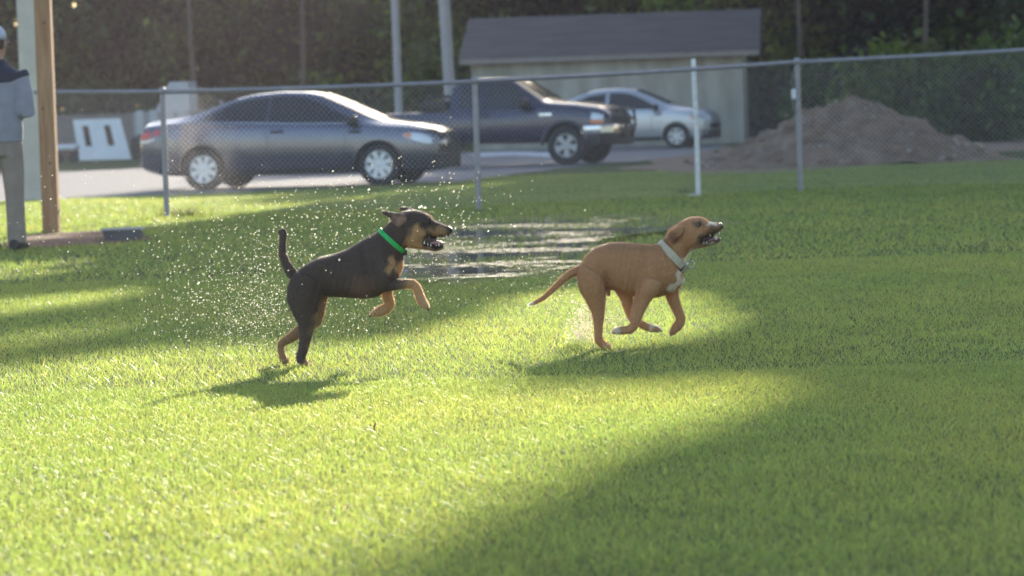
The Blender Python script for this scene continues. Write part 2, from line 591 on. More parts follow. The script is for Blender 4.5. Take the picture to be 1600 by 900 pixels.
# bushy wood along the back of the lot
BACK = 'dark leafy trees massed along the back'
k = 0
for X, Y, h in [(-19, 102, 9), (-15.2, 103, 8), (-11.6, 105, 9.5), (-9.2, 103, 7), (-7.0, 106, 9), (-4.4, 103, 8), (-2.2, 106, 9.5),
                (0.4, 101, 8.5), (2.6, 104, 9), (5.2, 100, 14.2), (7.4, 103, 14.8), (9.8, 97, 18), (11.6, 92, 17), (13.6, 96, 19), (15.4, 90, 17.5),
                (17.8, 94, 19), (20.6, 90, 18), (23.4, 94, 19), (26.4, 90, 18), (29.5, 94, 19)]:
    hue = [(0.95, 1.1, 0.9), (1.6, 1.55, 0.8), (0.5, 0.58, 0.75), (1.35, 1.1, 0.8)][k % 4]
    tree('broadleaf_tree', 'dark leafy tree in the unbroken wood along the back of the lot', (X, Y, 0), h,
         (random.uniform(2.0, 2.5), 2.0, h * 0.52), h * 0.47, int((19 if h > 13 else 11) * h) + 30, 58, 0.30, 0.40, BACK, hue, 0.15)
    k += 1
for X, Y, wh in [(11.6, 88, 'behind the dirt pile'), (-9.4, 97.5, 'left of the grey machine'), (-6.2, 97, 'above the sedan roof'), (8.3, 90.5, 'right of the shed')]:
    tree('slender_tree', 'slender pale trunk standing before the wood ' + wh, (X, Y, 0), 13, (1.3, 1.2, 2.6), 10.5, 40, 40, 0.3, 0.35, 'slender trees before the wood', (1.1, 1.1, 0.9), 0.10)
for X, Y, h in [(-16, 100, 2.2), (-12.6, 101, 2.6), (-10.2, 102, 2.0), (-6, 101, 2.4), (-3, 98, 3.2), (-1.6, 97, 3.4), (6.4, 96, 2.6), (8.6, 84, 2.4), (9.8, 80, 2.8),
                (11.8, 78, 2.4), (12.6, 74, 2.8), (14.0, 80, 3.0), (10.9, 73, 2.0)]:
    t = thing('bush', 'leafy bush in the undergrowth before the dark wood', 'bush', (X, Y, 0), 0, 'bushes in the undergrowth before the wood')
    P, cid, c = clumps(34, 40, (0, 0, h * 0.45), (1.3, 1.1, h * 0.5), 0.26)
    V, F = leaves(P, 0.24)
    g = 1.3 if X in (-3, -1.6, -10.2, 9.8) else 1.0
    tl = rng.uniform(0.5, 1.5, 34)[cid] * rng.uniform(0.8, 1.2, len(P)) * g
    np_mesh('foliage', V, F, 'leaf', t, np.repeat(np.stack([tl * (1.25 if g > 1 else 0.95), tl * 1.1, tl * 0.7], 1), 4, 0))
    mb = MB()
    for q in range(5):
        a = q * 1.26
        mb.tube([(0.08 * math.cos(a), 0.08 * math.sin(a), -0.05), (0.3 * math.cos(a), 0.3 * math.sin(a), h * 0.4), (0.55 * math.cos(a), 0.5 * math.sin(a), h * 0.75)],
                [0.03, 0.02, 0.008], 5)
    mb.build('stem', 'bark', t, True)

# the wood goes on behind: one mass, trees no longer told apart
wd = np.stack([rng.uniform(-42, 60, 3200), rng.uniform(109, 124, 3200), rng.uniform(0.2, 12.5, 3200) ** 1.0], 1)
cid = np.repeat(np.arange(3200), 22)
P = wd[cid] + rng.normal(size=(len(cid), 3)) * .55
P[:, 2] = np.maximum(P[:, 2], .1)
V, F = leaves(P, .85, .7)
tl = rng.uniform(.6, 1.3, 3200)[cid]
wo = np_mesh('distant_wood', V, F, 'leaf_dark', None, np.repeat(np.stack([tl, tl * .95, tl], 1), 4, 0))
tag(wo, 'dense dark wood filling the distance behind the single trees', 'wood', None, 'stuff')

# tall trees right of the lot: crowns out of view, carved so their shade falls as mapped
TX = [11.6, 13.6, 15.8, 18.6, 22.0, 25.6]
TY = [60.0, 57.0, 61.0, 58.0, 60.0, 57.0]
NC = 9000
slope = math.tan(SUN_EL)
cand = np.stack([rng.uniform(2.5, 27, NC), rng.uniform(55, 62, NC), rng.uniform(5.2, 19.5, NC)], 1)
L = cand[:, 2] / slope
gp = cand.copy()
gp[:, 0] -= L * math.sin(SUN_AZ)
gp[:, 1] -= L * math.cos(SUN_AZ)
gp[:, 2] = 0
ok = gp[:, 1] > 3.0
px = np.full((NC, 2), 5000.0)
px[ok] = proj(gp[ok])
inside = ok & (px[:, 0] > -900) & (px[:, 0] < 1750)
lv = lit_level(px)
near_edge = np.zeros(NC)
wavy = np.array([mnoise.noise(Vector((c[0] * 0.28, 3.3, c[2] * 0.0))) for c in cand])
keep = np.where(inside, rng.uniform(0, 1, NC) >= lv, cand[:, 2] < 15.5 + 3.0 * wavy)
cand = cand[keep]
own = np.argmin(np.abs(cand[:, 0][:, None] - np.array(TX)[None]), 1)
for i, (x, y) in enumerate(zip(TX, TY)):
    c = cand[own == i] - np.array([x, y, 0])
    nl = 20
    cid = np.repeat(np.arange(len(c)), nl)
    P = c[cid] + rng.normal(size=(len(c) * nl, 3)) * np.array([0.20, 0.26, 0.17])
    W = P + np.array([x, y, 0])
    W[:, :2] -= (W[:, 2] / slope)[:, None] * np.array([[math.sin(SUN_AZ), math.cos(SUN_AZ)]])
    W[:, 2] = 0
    kp = (W[:, 1] < 3.0) | (rng.uniform(0, 1, len(P)) >= lit_level(proj(W)))  # leaves cut away wherever the map wants sun on the ground
    P, cid = P[kp], cid[kp]
    tree('shade_tree', 'tall tree beyond the right end of the fence, crown above the frame', (x, y, 0), 17, (2.2, 2, 6), 10, 0, 0, 0.40, 0,
         'tall trees shading the lawn', (1, 1, 1), 0.17, (P, cid))

# ------------------------------------------------------------------ shed
sw = gnd(738, 239)
SY = 86.0
p0, p1 = at(738, 150, SY), at(1166, 150, SY)
shed = thing('shed', 'long low shed with pale weathered walls and dark pitched roof', 'shed', (p0.x, SY, 0), R(-6))
LS = (p1.x - p0.x) / math.cos(R(6)) - 0.15
DS, HW_, HR = 4.6, 2.52, 3.52
npan = 6
pw = LS / npan
for i in range(npan):
    MB().box((pw * (i + 0.5), 0, HW_ / 2), (pw - 0.012, 0.05, HW_), bev=0.004).build('wall_panel', 'shed_wall', shed)
for i in range(4):
    for xx in (0.028, LS - 0.028):
        MB().box((xx, DS / 4 * (i + 0.5), HW_ / 2), (0.05, DS / 4 - 0.062, HW_ - 0.004)).build('wall_panel', 'shed_wall', shed)
for i in range(npan):
    MB().box((pw * (i + 0.5), DS, HW_ / 2), (pw - 0.012, 0.05, HW_)).build('wall_panel', 'shed_wall', shed)
for xx in (0.028, LS - 0.028):
    mb = MB()
    mb.add([(xx - .02, .03, HW_), (xx - .02, DS - .03, HW_), (xx - .02, DS / 2, HR - .1), (xx + .02, .03, HW_), (xx + .02, DS - .03, HW_), (xx + .02, DS / 2, HR - .1)],
           [(0, 1, 2), (3, 4, 5), (0, 1, 4, 3), (1, 2, 5, 4), (2, 0, 3, 5)])
    mb.build('gable', 'shed_wall', shed)
OV = 0.32
rise = HR - HW_
for sgn in (0, 1):
    y0, y1 = (-OV, DS / 2) if sgn == 0 else (DS + OV, DS / 2)
    ze = HW_ - OV * rise / (DS / 2) + 0.03
    vs = []
    for xx in (-0.3, LS + 0.5):
        vs += [(xx, y0, ze), (xx, y1, HR + 0.03), (xx, y1, HR + 0.09), (xx, y0, ze + 0.06)]
    MB().add(vs, [(0, 1, 2, 3), (4, 5, 6, 7), (0, 1, 5, 4), (1, 2, 6, 5), (2, 3, 7, 6), (3, 0, 4, 7)]).build('roof', 'shed_roof', shed)
ze = HW_ - OV * rise / (DS / 2)
MB().box((LS / 2 + .1, -OV - 0.016, ze + 0.0), (LS + 0.76, 0.028, 0.13)).build('fascia', 'shed_trim', shed)
MB().box((LS / 2, -0.04, HW_ - 0.12), (LS - 0.1, 0.03, 0.16)).build('eave_board', 'shed_trim', shed)
for xx in (0.03, LS - 0.03):
    MB().box((xx, -0.035, HW_ / 2 - 0.03), (0.07, 0.02, HW_ - 0.1)).build('corner_board', 'shed_wall', shed)

# ------------------------------------------------------------------ poles and posts
def pole(name, label, cat, top, foot, Y, r, m, taper=1.0, extra=3.0):
    a, b = at(*foot, Y), at(*top, Y)
    d = (b - a)
    a0 = a + d * (-(a.z) / d.z)
    b = b + d.normalized() * extra
    t = thing(name, label, cat, (a0.x, a0.y, 0))
    q = [Vector((0, 0, -0.05)).lerp(b - a0, k / 6) for k in range(7)]
    MB().tube(q, [r * (1 + (taper - 1) * k / 6) for k in range(7)], 14).build('shaft', m, t, True, 40)
    MB().tube([b - a0, b - a0 + d.normalized() * 0.05], [r * 1.06 * taper, r * 0.7 * taper], 14).build('cap', m, t, True, 40)
    return t


pole('grey_pole', 'slim grey pole rising behind the pickup bed, left of the other', 'pole', (617, 0), (623, 165), 66, 0.082, 'pole_grey')
pole('grey_pole', 'thicker grey pole leaning behind the rear of the pickup cab', 'pole', (694, 0), (702, 130), 68, 0.125, 'pole_grey')
pole('slender_cable', 'thin dark cable running up past the fence post by the dirt pile', 'cable', (1244, 0), (1252, 280), 40, 0.006, 'black')

cp_f = gnd(70, 313)
cp = thing('pale_post', 'wide pale concrete post behind the wooden post and the fence', 'post', (at(64, 300, cp_f.y).x, cp_f.y, 0))
MB().box((0, 0, 2.2), (0.44, 0.34, 4.4), bev=0.015).build('shaft', 'concrete', cp)
MB().box((0, 0, 0.03), (0.52, 0.42, 0.06), bev=0.01).build('footing', 'concrete', cp)

wf = gnd(81, 364)
wp = thing('timber_post', 'square brown timber post on the bare soil by the person', 'post', (wf.x, wf.y, 0), R(0))
MB().box((0, 0, 1.75), (0.16, 0.16, 3.6), bev=0.006).build('shaft', 'timber', wp)
for zz, yy in ((2.1, 0.02), (1.25, -0.03), (2.62, 0.03), (0.7, 0.02)):
    MB().lathe([(-0.003, 0.013), (0.0015, 0.012), (0.002, 0.004)], 10, 'y', (yy, -0.080, zz)).build('knot', 'knot', wp)

# ------------------------------------------------------------------ chain link fence
FP = [(-420, 138, 345), (258, 139, 340), (745, 123, 328), (1248, 93, 300), (1720, 66, 286), (2200, 39, 272)]       # px, top, foot
fence = thing('chain_link_fence', 'grey chain link fence with pipe rail crossing behind the dogs', 'fence', (0, 36, 0))
feet, tops = [], []
for i, (x, yt, yf) in enumerate(FP):
    f = gnd(x + 3, yf)
    tp = at(x - 2, yt, f.y)
    feet.append(Vector((f.x, f.y, 0)))
    tops.append(Vector((f.x, f.y, tp.z)))
off = Vector((0, 36, 0))
for f, tp in zip(feet, tops):
    o = MB().tube([f - off - Vector((0, 0, 0.1)), tp - off - Vector((0, 0, 0.02))], 0.033, 12).build('post', 'galv', fence, True, 40)
    MB().lathe([(-0.05, 0.037), (-0.02, 0.04), (0.0, 0.041), (0.018, 0.034), (0.03, 0.016)], 12, 'z', tp - off + Vector((0, 0, -0.008))).build('post_cap', 'galv', o, True)
for a, b in zip(tops[:-1], tops[1:]):
    dd = Vector((0, 0, -0.03))
    n_ = 6
    MB().tube([(a - off + dd).lerp(b - off + dd, q / n_) + Vector((0, 0, -0.012 * math.sin(math.pi * q / n_))) for q in range(n_ + 1)], 0.025, 10).build('top_rail', 'galv', fence, True, 40)
WV, WF = [], []
pz = 0.031                                         # half a diamond
wr = 0.0016
carry = 0.0
for a, b, ta, tb in zip(feet[:-1], feet[1:], tops[:-1], tops[1:]):
    ln = (b - a).length
    ux = (b - a) / ln
    nrm = Vector((ux.y, -ux.x, 0))
    nw = int(ln / pz)
    for i in range(nw):
        x = i * pz
        t = x / ln
        H = (ta.z * (1 - t) + tb.z * t) + 0.005
        ns = int((H - 0.04) / pz)
        prev = None
        for j in range(ns + 1):
            sx = x + (pz / 2 if (i + j) % 2 else -pz / 2)
            p = a + ux * sx - off + nrm * (0.032 + 0.002 * (1 if j % 2 else -1)) + Vector((0, 0, 0.04 + j * pz + 0.008 * math.sin(x * 1.7)))
            if prev is not None:
                d = (p - prev).normalized()
                s_ = nrm * wr
                u_ = d.cross(nrm) * wr
                o = len(WV)
                for q in (prev, p):
                    WV += [tuple(q + s_), tuple(q - s_ * 0.5 + u_ * 0.87), tuple(q - s_ * 0.5 - u_ * 0.87)]
                WF += [(o, o + 1, o + 4, o + 3), (o + 1, o + 2, o + 5, o + 4), (o + 2, o, o + 3, o + 5)]
            prev = p
net = np_mesh('wire_netting', np.array(WV), np.array(WF), 'wire', fence)
net['kind'] = 'stuff'
# insulator hung on the right post
tg = thing('insulator', 'small white tag hung on a loop of wire from the fence post', 'tag', tuple(at(1240, 147, feet[3].y - 0.06)))
MB().box((0, 0, 0), (0.055, 0.05, 0.12), bev=0.012).build('block', 'tag_white', tg)
MB().tube([(0.0, 0, 0.05), (-0.02, 0, 0.12), (-0.015, 0, 0.2), (0.02, 0.01, 0.32)], 0.005, 6).build('wire_loop', 'galv', tg, True)
MB().tube([(0.0, 0, -0.05), (-0.015, 0, -0.12), (-0.01, 0, -0.2)], 0.005, 6).build('wire_tail', 'galv', tg, True)

# thin white stake in front of the fence
sf = gnd(1091, 306)
stk = thing('white_stake', 'thin white painted stake standing taller than the fence rail', 'stake', (sf.x, sf.y - 0.0, 0), R(12))
stop_ = at(1083, 92, sf.y) - sf
MB().tube([(0, 0, -0.05), (stop_.x * 0.5 + 0.01, 0, stop_.z * 0.5), (stop_.x, 0, stop_.z)], [0.031, 0.03, 0.029], 10).build('shaft', 'white_paint', stk, True, 40)
MB().box((-0.06, 0, 0.012), (0.13, 0.05, 0.024), bev=0.005).build('foot_plate', 'white_paint', stk)


# ------------------------------------------------------------------ cars
class Car:
    """a body shell from side profiles; x forward, y left (+) / right (-), z up; near side of the picture is y < 0"""

    def __init__(s, L, top, belt, bot, hw, rw):
        s.L = L
        s.c = {k: (np.array([p[0] for p in v]), np.array([p[1] for p in v])) for k, v in dict(top=top, belt=belt, bot=bot, hw=hw, rw=rw).items()}

    def g(s, k, x):
        a, b = s.c[k]
        return float(np.interp(x, a, b))

    def section(s, x):
        bot, belt, top, hw, rw = (s.g(k, x) for k in ('bot', 'belt', 'top', 'hw', 'rw'))
        top = max(top, belt + 0.02)
        rw = min(rw, hw * 0.95)
        h = belt - bot
        pts = [(0, bot), (hw * .8, bot), (hw * .95, bot + .05 * h / .6), (hw * .992, bot + .2 * h), (hw, bot + .45 * h), (hw * 1.0, bot + .7 * h), (hw * .985, bot + .88 * h), (hw * .955, belt)]
        g = top - belt
        sh = min(0.07, g * 0.5)
        for t in (.25, .5, .75, 1):
            e = t
            pts.append((hw * .945 + (rw - hw * .945) * e - 0.012 * math.sin(math.pi * t) * -1, belt + (g - sh) * t + 0.004))
        pts += [(rw * .93, top - sh * .42), (rw * .78, top - sh * .12), (rw * .4, top + .008), (0, top + .014)]
        return pts

    def side_y(s, x, z):
        p = s.section(x)
        p = p[2:13]
        zs = np.array([q[1] for q in p])
        ys = np.array([q[0] for q in p])
        return float(np.interp(z, zs, ys))

    def top_z(s, x, y):
        p = s.section(x)[8:]
        ys = np.array([q[0] for q in p])[::-1]
        zs = np.array([q[1] for q in p])[::-1]
        return float(np.interp(abs(y), ys, zs))

    def shell(s, xs, root, paint, cuts=(), name='body', boxes=()):
        rr = []
        for x in xs:
            p = s.section(x)
            full = [(x, -y, z) for y, z in p] + [(x, y, z) for y, z in p[-2:0:-1]]
            rr.append(full)
        mb = MB().rings(rr)
        o = mb.build(name, paint, root, True, 32)
        o.data.materials.append(M['black'])
        for k in list(cuts) + list(boxes):
            cb = MB()
            if len(k) == 3:
                xw, zw, r = k
                cb.lathe([(-2, r), (2, r)], 30, 'y', (xw, 0, zw))
            else:
                cb.box(k[0:3], k[3:6])
            c = cb.build('cutter', 'black')
            c.parent = root
            bpy.context.view_layer.update()
            md = o.modifiers.new('b', 'BOOLEAN')
            md.operation = 'DIFFERENCE'
            md.object = c
            md.solver = 'EXACT'
            md.material_mode = 'TRANSFER'
            dg = bpy.context.evaluated_depsgraph_get()
            me = bpy.data.meshes.new_from_object(o.evaluated_get(dg))
            o.modifiers.clear()
            o.data = me
            bpy.data.objects.remove(c)
        return o

    def side_panel(s, root, name, m, xs, zb, zt, both=True, out=0.006, nz=4, sink=0.02):
        """a panel lying on the car's side between curves zb(x), zt(x)"""
        obs = []
        for sg in ((-1, 1) if both else (-1,)):
            V, F = [], []
            n = len(xs)
            for i, x in enumerate(xs):
                for j in range(nz + 1):
                    z = zb[i] + (zt[i] - zb[i]) * j / nz
                    V.append((x, sg * (s.side_y(x, z) + out), z))
            for x, y, z in list(V):
                V.append((x, y - sg * (out + sink), z))
            N = n * (nz + 1)
            w = nz + 1
            for i in range(n - 1):
                for j in range(nz):
                    a = i * w + j
                    F += [(a, a + 1, a + w + 1, a + w), (N + a, N + a + w, N + a + w + 1, N + a + 1)]
                F += [(i * w, (i + 1) * w, N + (i + 1) * w, N + i * w), (i * w + nz, N + i * w + nz, N + (i + 1) * w + nz, (i + 1) * w + nz)]
            for j in range(nz):
                F += [(j, N + j, N + j + 1, j + 1), ((n - 1) * w + j, (n - 1) * w + j + 1, N + (n - 1) * w + j + 1, N + (n - 1) * w + j)]
            obs.append(MB().add(V, F).build(name, m, root, True, 40))
        return obs

    def top_panel(s, root, name, m, xs, frac, out=0.007):
        V, F = [], []
        ny = 8
        for x in xs:
            rw = s.section(x)[11][0]
            for j in range(ny + 1):
                y = rw * frac * (2 * j / ny - 1)
                V.append((x, y, s.top_z(x, y) + out))
        for x, y, z in list(V):
            V.append((x, y, z - out - 0.02))
        n = len(xs)
        w = ny + 1
        N = n * w
        for i in range(n - 1):
            for j in range(ny):
                a = i * w + j
                F += [(a, a + 1, a + w + 1, a + w), (N + a, N + a + w, N + a + w + 1, N + a + 1)]
            F += [(i * w, (i + 1) * w, N + (i + 1) * w, N + i * w), (i * w + ny, N + i * w + ny, N + (i + 1) * w + ny, (i + 1) * w + ny)]
        for j in range(ny):
            F += [(j, N + j, N + j + 1, j + 1), ((n - 1) * w + j, (n - 1) * w + j + 1, N + (n - 1) * w + j + 1, N + (n - 1) * w + j)]
        return MB().add(V, F).build(name, m, root, True, 40)

    def front_x(s, y, end):
        xs = np.linspace(s.L / 2 - 0.6, s.L / 2, 40) if end > 0 else np.linspace(-s.L / 2 + 0.6, -s.L / 2, 40)
        w = np.array([s.g('hw', x) for x in xs])
        return float(np.interp(-abs(y), -w, xs))

    def end_panel(s, root, name, m, ys, zb, zt, end=1, out=0.008, sink=0.03):
        V, F = [], []
        n = len(ys)
        for i, y in enumerate(ys):
            x = s.front_x(y, end)
            V += [(x + end * out, y, zb[i]), (x + end * out, y, zt[i]), (x - end * sink, y, zb[i]), (x - end * sink, y, zt[i])]
        for i in range(n - 1):
            a, b = 4 * i, 4 * i + 4
            F += [(a, b, b + 1, a + 1), (a + 2, a + 3, b + 3, b + 2), (a, a + 2, b + 2, b), (a + 1, b + 1, b + 3, a + 3)]
        F += [(0, 1, 3, 2), (4 * n - 4, 4 * n - 2, 4 * n - 1, 4 * n - 3)]
        return MB().add(V, F).build(name, m, root, True, 50)


def wheel(root, x, y, r, w, spokes, rimm, sw=0.5, rimf=0.66, turn=0.2):
    """a wheel: hub disc with tyre and rim as its pieces; outside faces away from the car"""
    sg = 1 if y > 0 else -1
    rr = r * rimf
    hub = MB().lathe([(-0.02, 0.01), (-0.02, rr * 0.98), (0.02, rr * 0.98), (0.02, 0.01)], 26, 'y', (0, 0, 0)).build('wheel', 'black', root, True, 40)
    hub.location = (x, y, r)
    hub.rotation_euler = (0, turn, 0)
    h = w / 2
    MB().lathe([(-h * .8, rr), (-h, rr * 1.1), (-h, r * .9), (-h * .8, r * .985), (-h * .4, r), (h * .4, r), (h * .8, r * .985), (h, r * .9), (h, rr * 1.1), (h * .8, rr), (-h * .8, rr)],
               36, 'y', cap=False).build('tyre', 'tyre', hub, True, 35)
    mb = MB()
    o = sg * h * 0.72
    mb.lathe([(o - sg * 0.05, rr * .86), (o, rr * .90), (o + sg * 0.012, rr * .96), (o + sg * .005, rr * 1.03), (o - sg * 0.06, rr * 1.03), (o - sg * 0.05, rr * .86)], 36, 'y', cap=False)
    mb.lathe([(o - sg * .05, rr * .24), (o - sg * .005, rr * .25), (o + sg * .008, rr * .16), (o + sg * .01, rr * .02)], 20, 'y')
    for q in range(spokes):
        a = 2 * math.pi * q / spokes
        u = Vector((math.cos(a), 0, math.sin(a)))
        t = Vector((-math.sin(a), 0, math.cos(a)))
        Y = Vector((0, sg, 0))
        w0, w1 = rr * 0.30 * sw, rr * 0.52 * sw
        c0, c1 = u * rr * .18, u * rr * .92
        f = o * sg
        V = []
        for c, ww, dz in ((c0, w0, f - .002), (c1, w1, f + 0.004)):
            V += [c + t * ww + Y * (dz - .045), c - t * ww + Y * (dz - .045), c - t * ww * .8 + Y * dz, c + t * ww * .8 + Y * dz]
        mb.add(V, [(0, 1, 2, 3), (4, 5, 6, 7), (0, 1, 5, 4), (1, 2, 6, 5), (2, 3, 7, 6), (3, 0, 4, 7)])
    mb.build('rim', rimm, hub, True, 35)
    return hub


def mirror(root, x, y, z, paint, sg, s=1.0):
    o = MB().box((x, sg * (y + 0.10 * s), z), (0.13 * s, 0.2 * s, 0.14 * s), bev=0.035 * s).build('wing_mirror', paint, root, True)
    MB().box((x - 0.068 * s, sg * (y + 0.1 * s), z), (0.012, 0.15 * s, 0.1 * s)).build('mirror_glass', 'glass_dark', o)
    MB().box((x, sg * (y + 0.0), z - 0.045), (0.07 * s, 0.08 * s, 0.05 * s), bev=0.01).build('mirror_arm', paint, o, True)


def lin(a, b, n):
    return [a + (b - a) * i / (n - 1) for i in range(n)]


def sedan(label, paint, loc, rz, L, wb, fo, top, belt, hw, rw, wheel_r, spokes, rimm, win, split, seams, head, tail, group=None, name='parked_car', clearance=0.2, dark_front=True, track=0.78,
          ws=None, rs=None):
    root = thing(name, label, 'car', loc, rz, group)
    xf = L / 2 - fo
    xr = xf - wb
    bot = [(-L / 2, .34), (-L / 2 + .35, .24), (xr, clearance), (xf, clearance), (L / 2 - .3, .2), (L / 2, .24)]
    c = Car(L, top, belt, bot, hw, rw)
    xs = sorted(set([round(x, 3) for x in np.linspace(-L / 2, L / 2, 58)] + [round(L / 2 - d, 3) for d in (.015, .05, .1)] + [round(-L / 2 + d, 3) for d in (.015, .05, .1)]))
    ra = wheel_r + 0.045
    c.shell(xs, root, paint, [(xf, wheel_r, ra), (xr, wheel_r, ra)])
    for x in (xf, xr):
        for y in (-track, track):
            wheel(root, x, y, wheel_r, 0.205, spokes, rimm, turn=0.3 * x)
    # side glass
    wx = lin(win[0][0], win[-1][0], 24)
    zt = np.interp(wx, [p[0] for p in win], [p[2] for p in win])
    zb = np.interp(wx, [p[0] for p in win], [p[1] for p in win])
    for a, b in split:
        q = [x for x in lin(a, b, 12)]
        c.side_panel(root, 'side_window', 'glass_dark', q, list(np.interp(q, wx, zb)), list(np.interp(q, wx, zt)))
    c.side_panel(root, 'window_trim', 'chrome', lin(win[0][0], win[-1][0], 14), list(np.interp(lin(win[0][0], win[-1][0], 14), wx, zb) - 0.026),
                 list(np.interp(lin(win[0][0], win[-1][0], 14), wx, zb) - 0.012), out=0.008, nz=1)
    if ws:
        c.top_panel(root, 'windscreen', 'glass_dark', lin(ws[0], ws[1], 10), 0.9)
    if rs:
        c.top_panel(root, 'rear_window', 'glass_dark', lin(rs[0], rs[1], 8), 0.88)
    for x in seams:
        z1 = c.g('belt', x) - 0.03
        c.side_panel(root, 'door_seam', 'black', [x - .004, x + .004], [0.30, 0.30], [z1, z1], out=0.0025, nz=6, sink=0.005)
    for x in seams[1:]:
        hz = c.g('belt', x) - 0.12
        for sg in (-1, 1):
            MB().box((x + 0.16, sg * (c.side_y(x, hz) + 0.018), hz), (0.2, 0.03, 0.035), bev=0.01).build('door_handle', paint if False else 'black', root, True)
    c.side_panel(root, 'sill', 'black', lin(xr + ra + .03, xf - ra - .03, 8), [clearance + .012] * 8, [clearance + .1] * 8, out=0.006, nz=2)
    # lamps
    for xsq, b_, t_, m_, nm in head + tail:
        c.side_panel(root, nm, m_, xsq, b_, t_, out=0.007, nz=3)
    ys = lin(-0.56, 0.56, 9)
    z_h = c.g('belt', L / 2)
    c.end_panel(root, 'grille', 'black', lin(-.62, .62, 11), [.47] * 11, [.605] * 11)
    c.end_panel(root, 'lower_grille_shade', 'black', lin(-.74, .74, 13), [.25] * 13, [.445] * 13)  # black grille panels run wide to carry the nose's dark reflection
    c.end_panel(root, 'number_plate', 'panel_white', lin(-.16, .16, 3), [.70] * 3, [.82] * 3, end=-1)
    mx = ws[1] - 0.28 if ws else 0.6
    for sg in (-1, 1):
        mirror(root, mx, c.side_y(mx, c.g('belt', mx)), c.g('belt', mx) + 0.06, 'black', sg)
    return root, c


def place(near_rear, near_front_dir, wb, yaw, L, fo, track):
    """car origin from the ground point of its near rear wheel"""
    xr = L / 2 - fo - wb
    p = Vector(near_rear)
    m = Matrix.Rotation(yaw, 3, 'Z')
    return p - m @ Vector((xr, -track - 0.1, 0))


# --- grey sedan
yaw = R(-13)
L, wb, fo = 4.80, 2.775, 0.96
base = gnd(318, 298)
loc = place((base.x, base.y, 0), None, wb, yaw, L, fo, 0.78)
top = [(-2.40, .80), (-2.36, .98), (-2.28, 1.075), (-1.75, 1.125), (-1.45, 1.20), (-0.95, 1.375), (-0.62, 1.445), (-0.15, 1.475), (0.25, 1.455), (0.48, 1.41), (0.9, 1.23), (1.32, 1.035), (1.45, .99),
       (1.9, .93), (2.22, .85), (2.33, .78), (2.40, .66)]
belt = [(-2.40, .74), (-2.36, .90), (-2.28, .99), (-1.75, 1.03), (-1.2, 1.01), (0.9, .95), (1.32, .93), (1.9, .86), (2.22, .78), (2.33, .72), (2.40, .62)]
hw = [(-2.40, .66), (-2.385, .72), (-2.33, .80), (-2.15, .865), (-1.7, .90), (0, .91), (1.5, .905), (1.95, .86), (2.2, .76), (2.33, .62), (2.385, .46), (2.40, .36)]
rw = [(-2.4, .6), (-1.75, .68), (-.9, .60), (-.2, .575), (.4, .575), (1.3, .70), (1.9, .72), (2.2, .64), (2.4, .3)]
win = [(-1.36, 1.06, 1.085), (-1.05, 1.045, 1.24), (-.75, 1.035, 1.335), (-.25, 1.015, 1.395), (.1, 1.0, 1.39), (.35, .99, 1.34), (.65, .985, 1.21), (.98, .98, 1.03)]
head = [([1.83, 1.93, 2.05, 2.17, 2.24], [.74, .70, .655, .62, .62], [.775, .795, .785, .75, .70], 'lamp_clear', 'headlight'),
        ([1.84, 1.90, 1.95], [.742, .725, .71], [.772, .782, .785], 'lamp_orange', 'turn_signal')]
tail = [([-2.345, -2.30, -2.2, -2.05, -1.98], [.80, .79, .80, .86, .90], [.87, .90, .93, .94, .935], 'lamp_red', 'taillight'),
        ([-2.345, -2.3, -2.2, -2.1], [.745, .74, .75, .79], [.795, .785, .795, .815], 'lamp_clear', 'reverse_light')]
for h_ in head[1:]:
    pass
car1, c1 = sedan('grey four-door sedan parked broadside behind the chain link fence', 'sedan_paint', loc, yaw, L, wb, fo, top, belt, hw, rw, .325, 8, 'rim', win,
                 [(-1.36, -.31), (-.28, .98)], [-1.02, -.29, .93], head, tail, ws=(0.46, 1.36), rs=(-1.62, -.86), name='sedan')
# headlight amber sits proud of the clear lens
for o in car1.children:
    if o.name.startswith('turn_signal'):
        o.scale = (1, 1.006, 1)

# --- silver car behind the pickup
yaw2 = R(-14)
L2, wb2, fo2 = 4.72, 2.74, 0.90
bs = gnd(1057, 232)
xr2 = L2 / 2 - fo2
loc2 = Vector((bs.x, bs.y, 0)) - Matrix.Rotation(yaw2, 3, 'Z') @ Vector((xr2, -.84, 0))
k2 = L2 / 4.8
sc = lambda a, dz=0.0: [(x * k2, z + dz) for x, z in a]
car2, c2 = sedan('silver car half hidden behind the dark pickup, nose towards the dirt pile', 'silver_paint', loc2, yaw2, L2, wb2, fo2, sc(top, 0.05), sc(belt, .02),
                 [(x * k2, y * .95) for x, y in hw], [(x * k2, y * .95) for x, y in rw], .305, 6, 'rim', [(x * k2, b, t + .01) for x, b, t in win],
                 [(-1.26, -.32), (-.22, .9)], [-.95, -.27, .86], [([x * k2 for x in h[0]], h[1], h[2], h[3], h[4]) for h in head],
                 [([x * k2 for x in h[0]], h[1], h[2], h[3], h[4]) for h in tail], ws=(.43, 1.25), rs=(-1.5, -.8), track=.74, name='silver_car')
for o in car2.children:
    if o.name.startswith('turn_signal'):
        o.scale = (1, 1.006, 1)

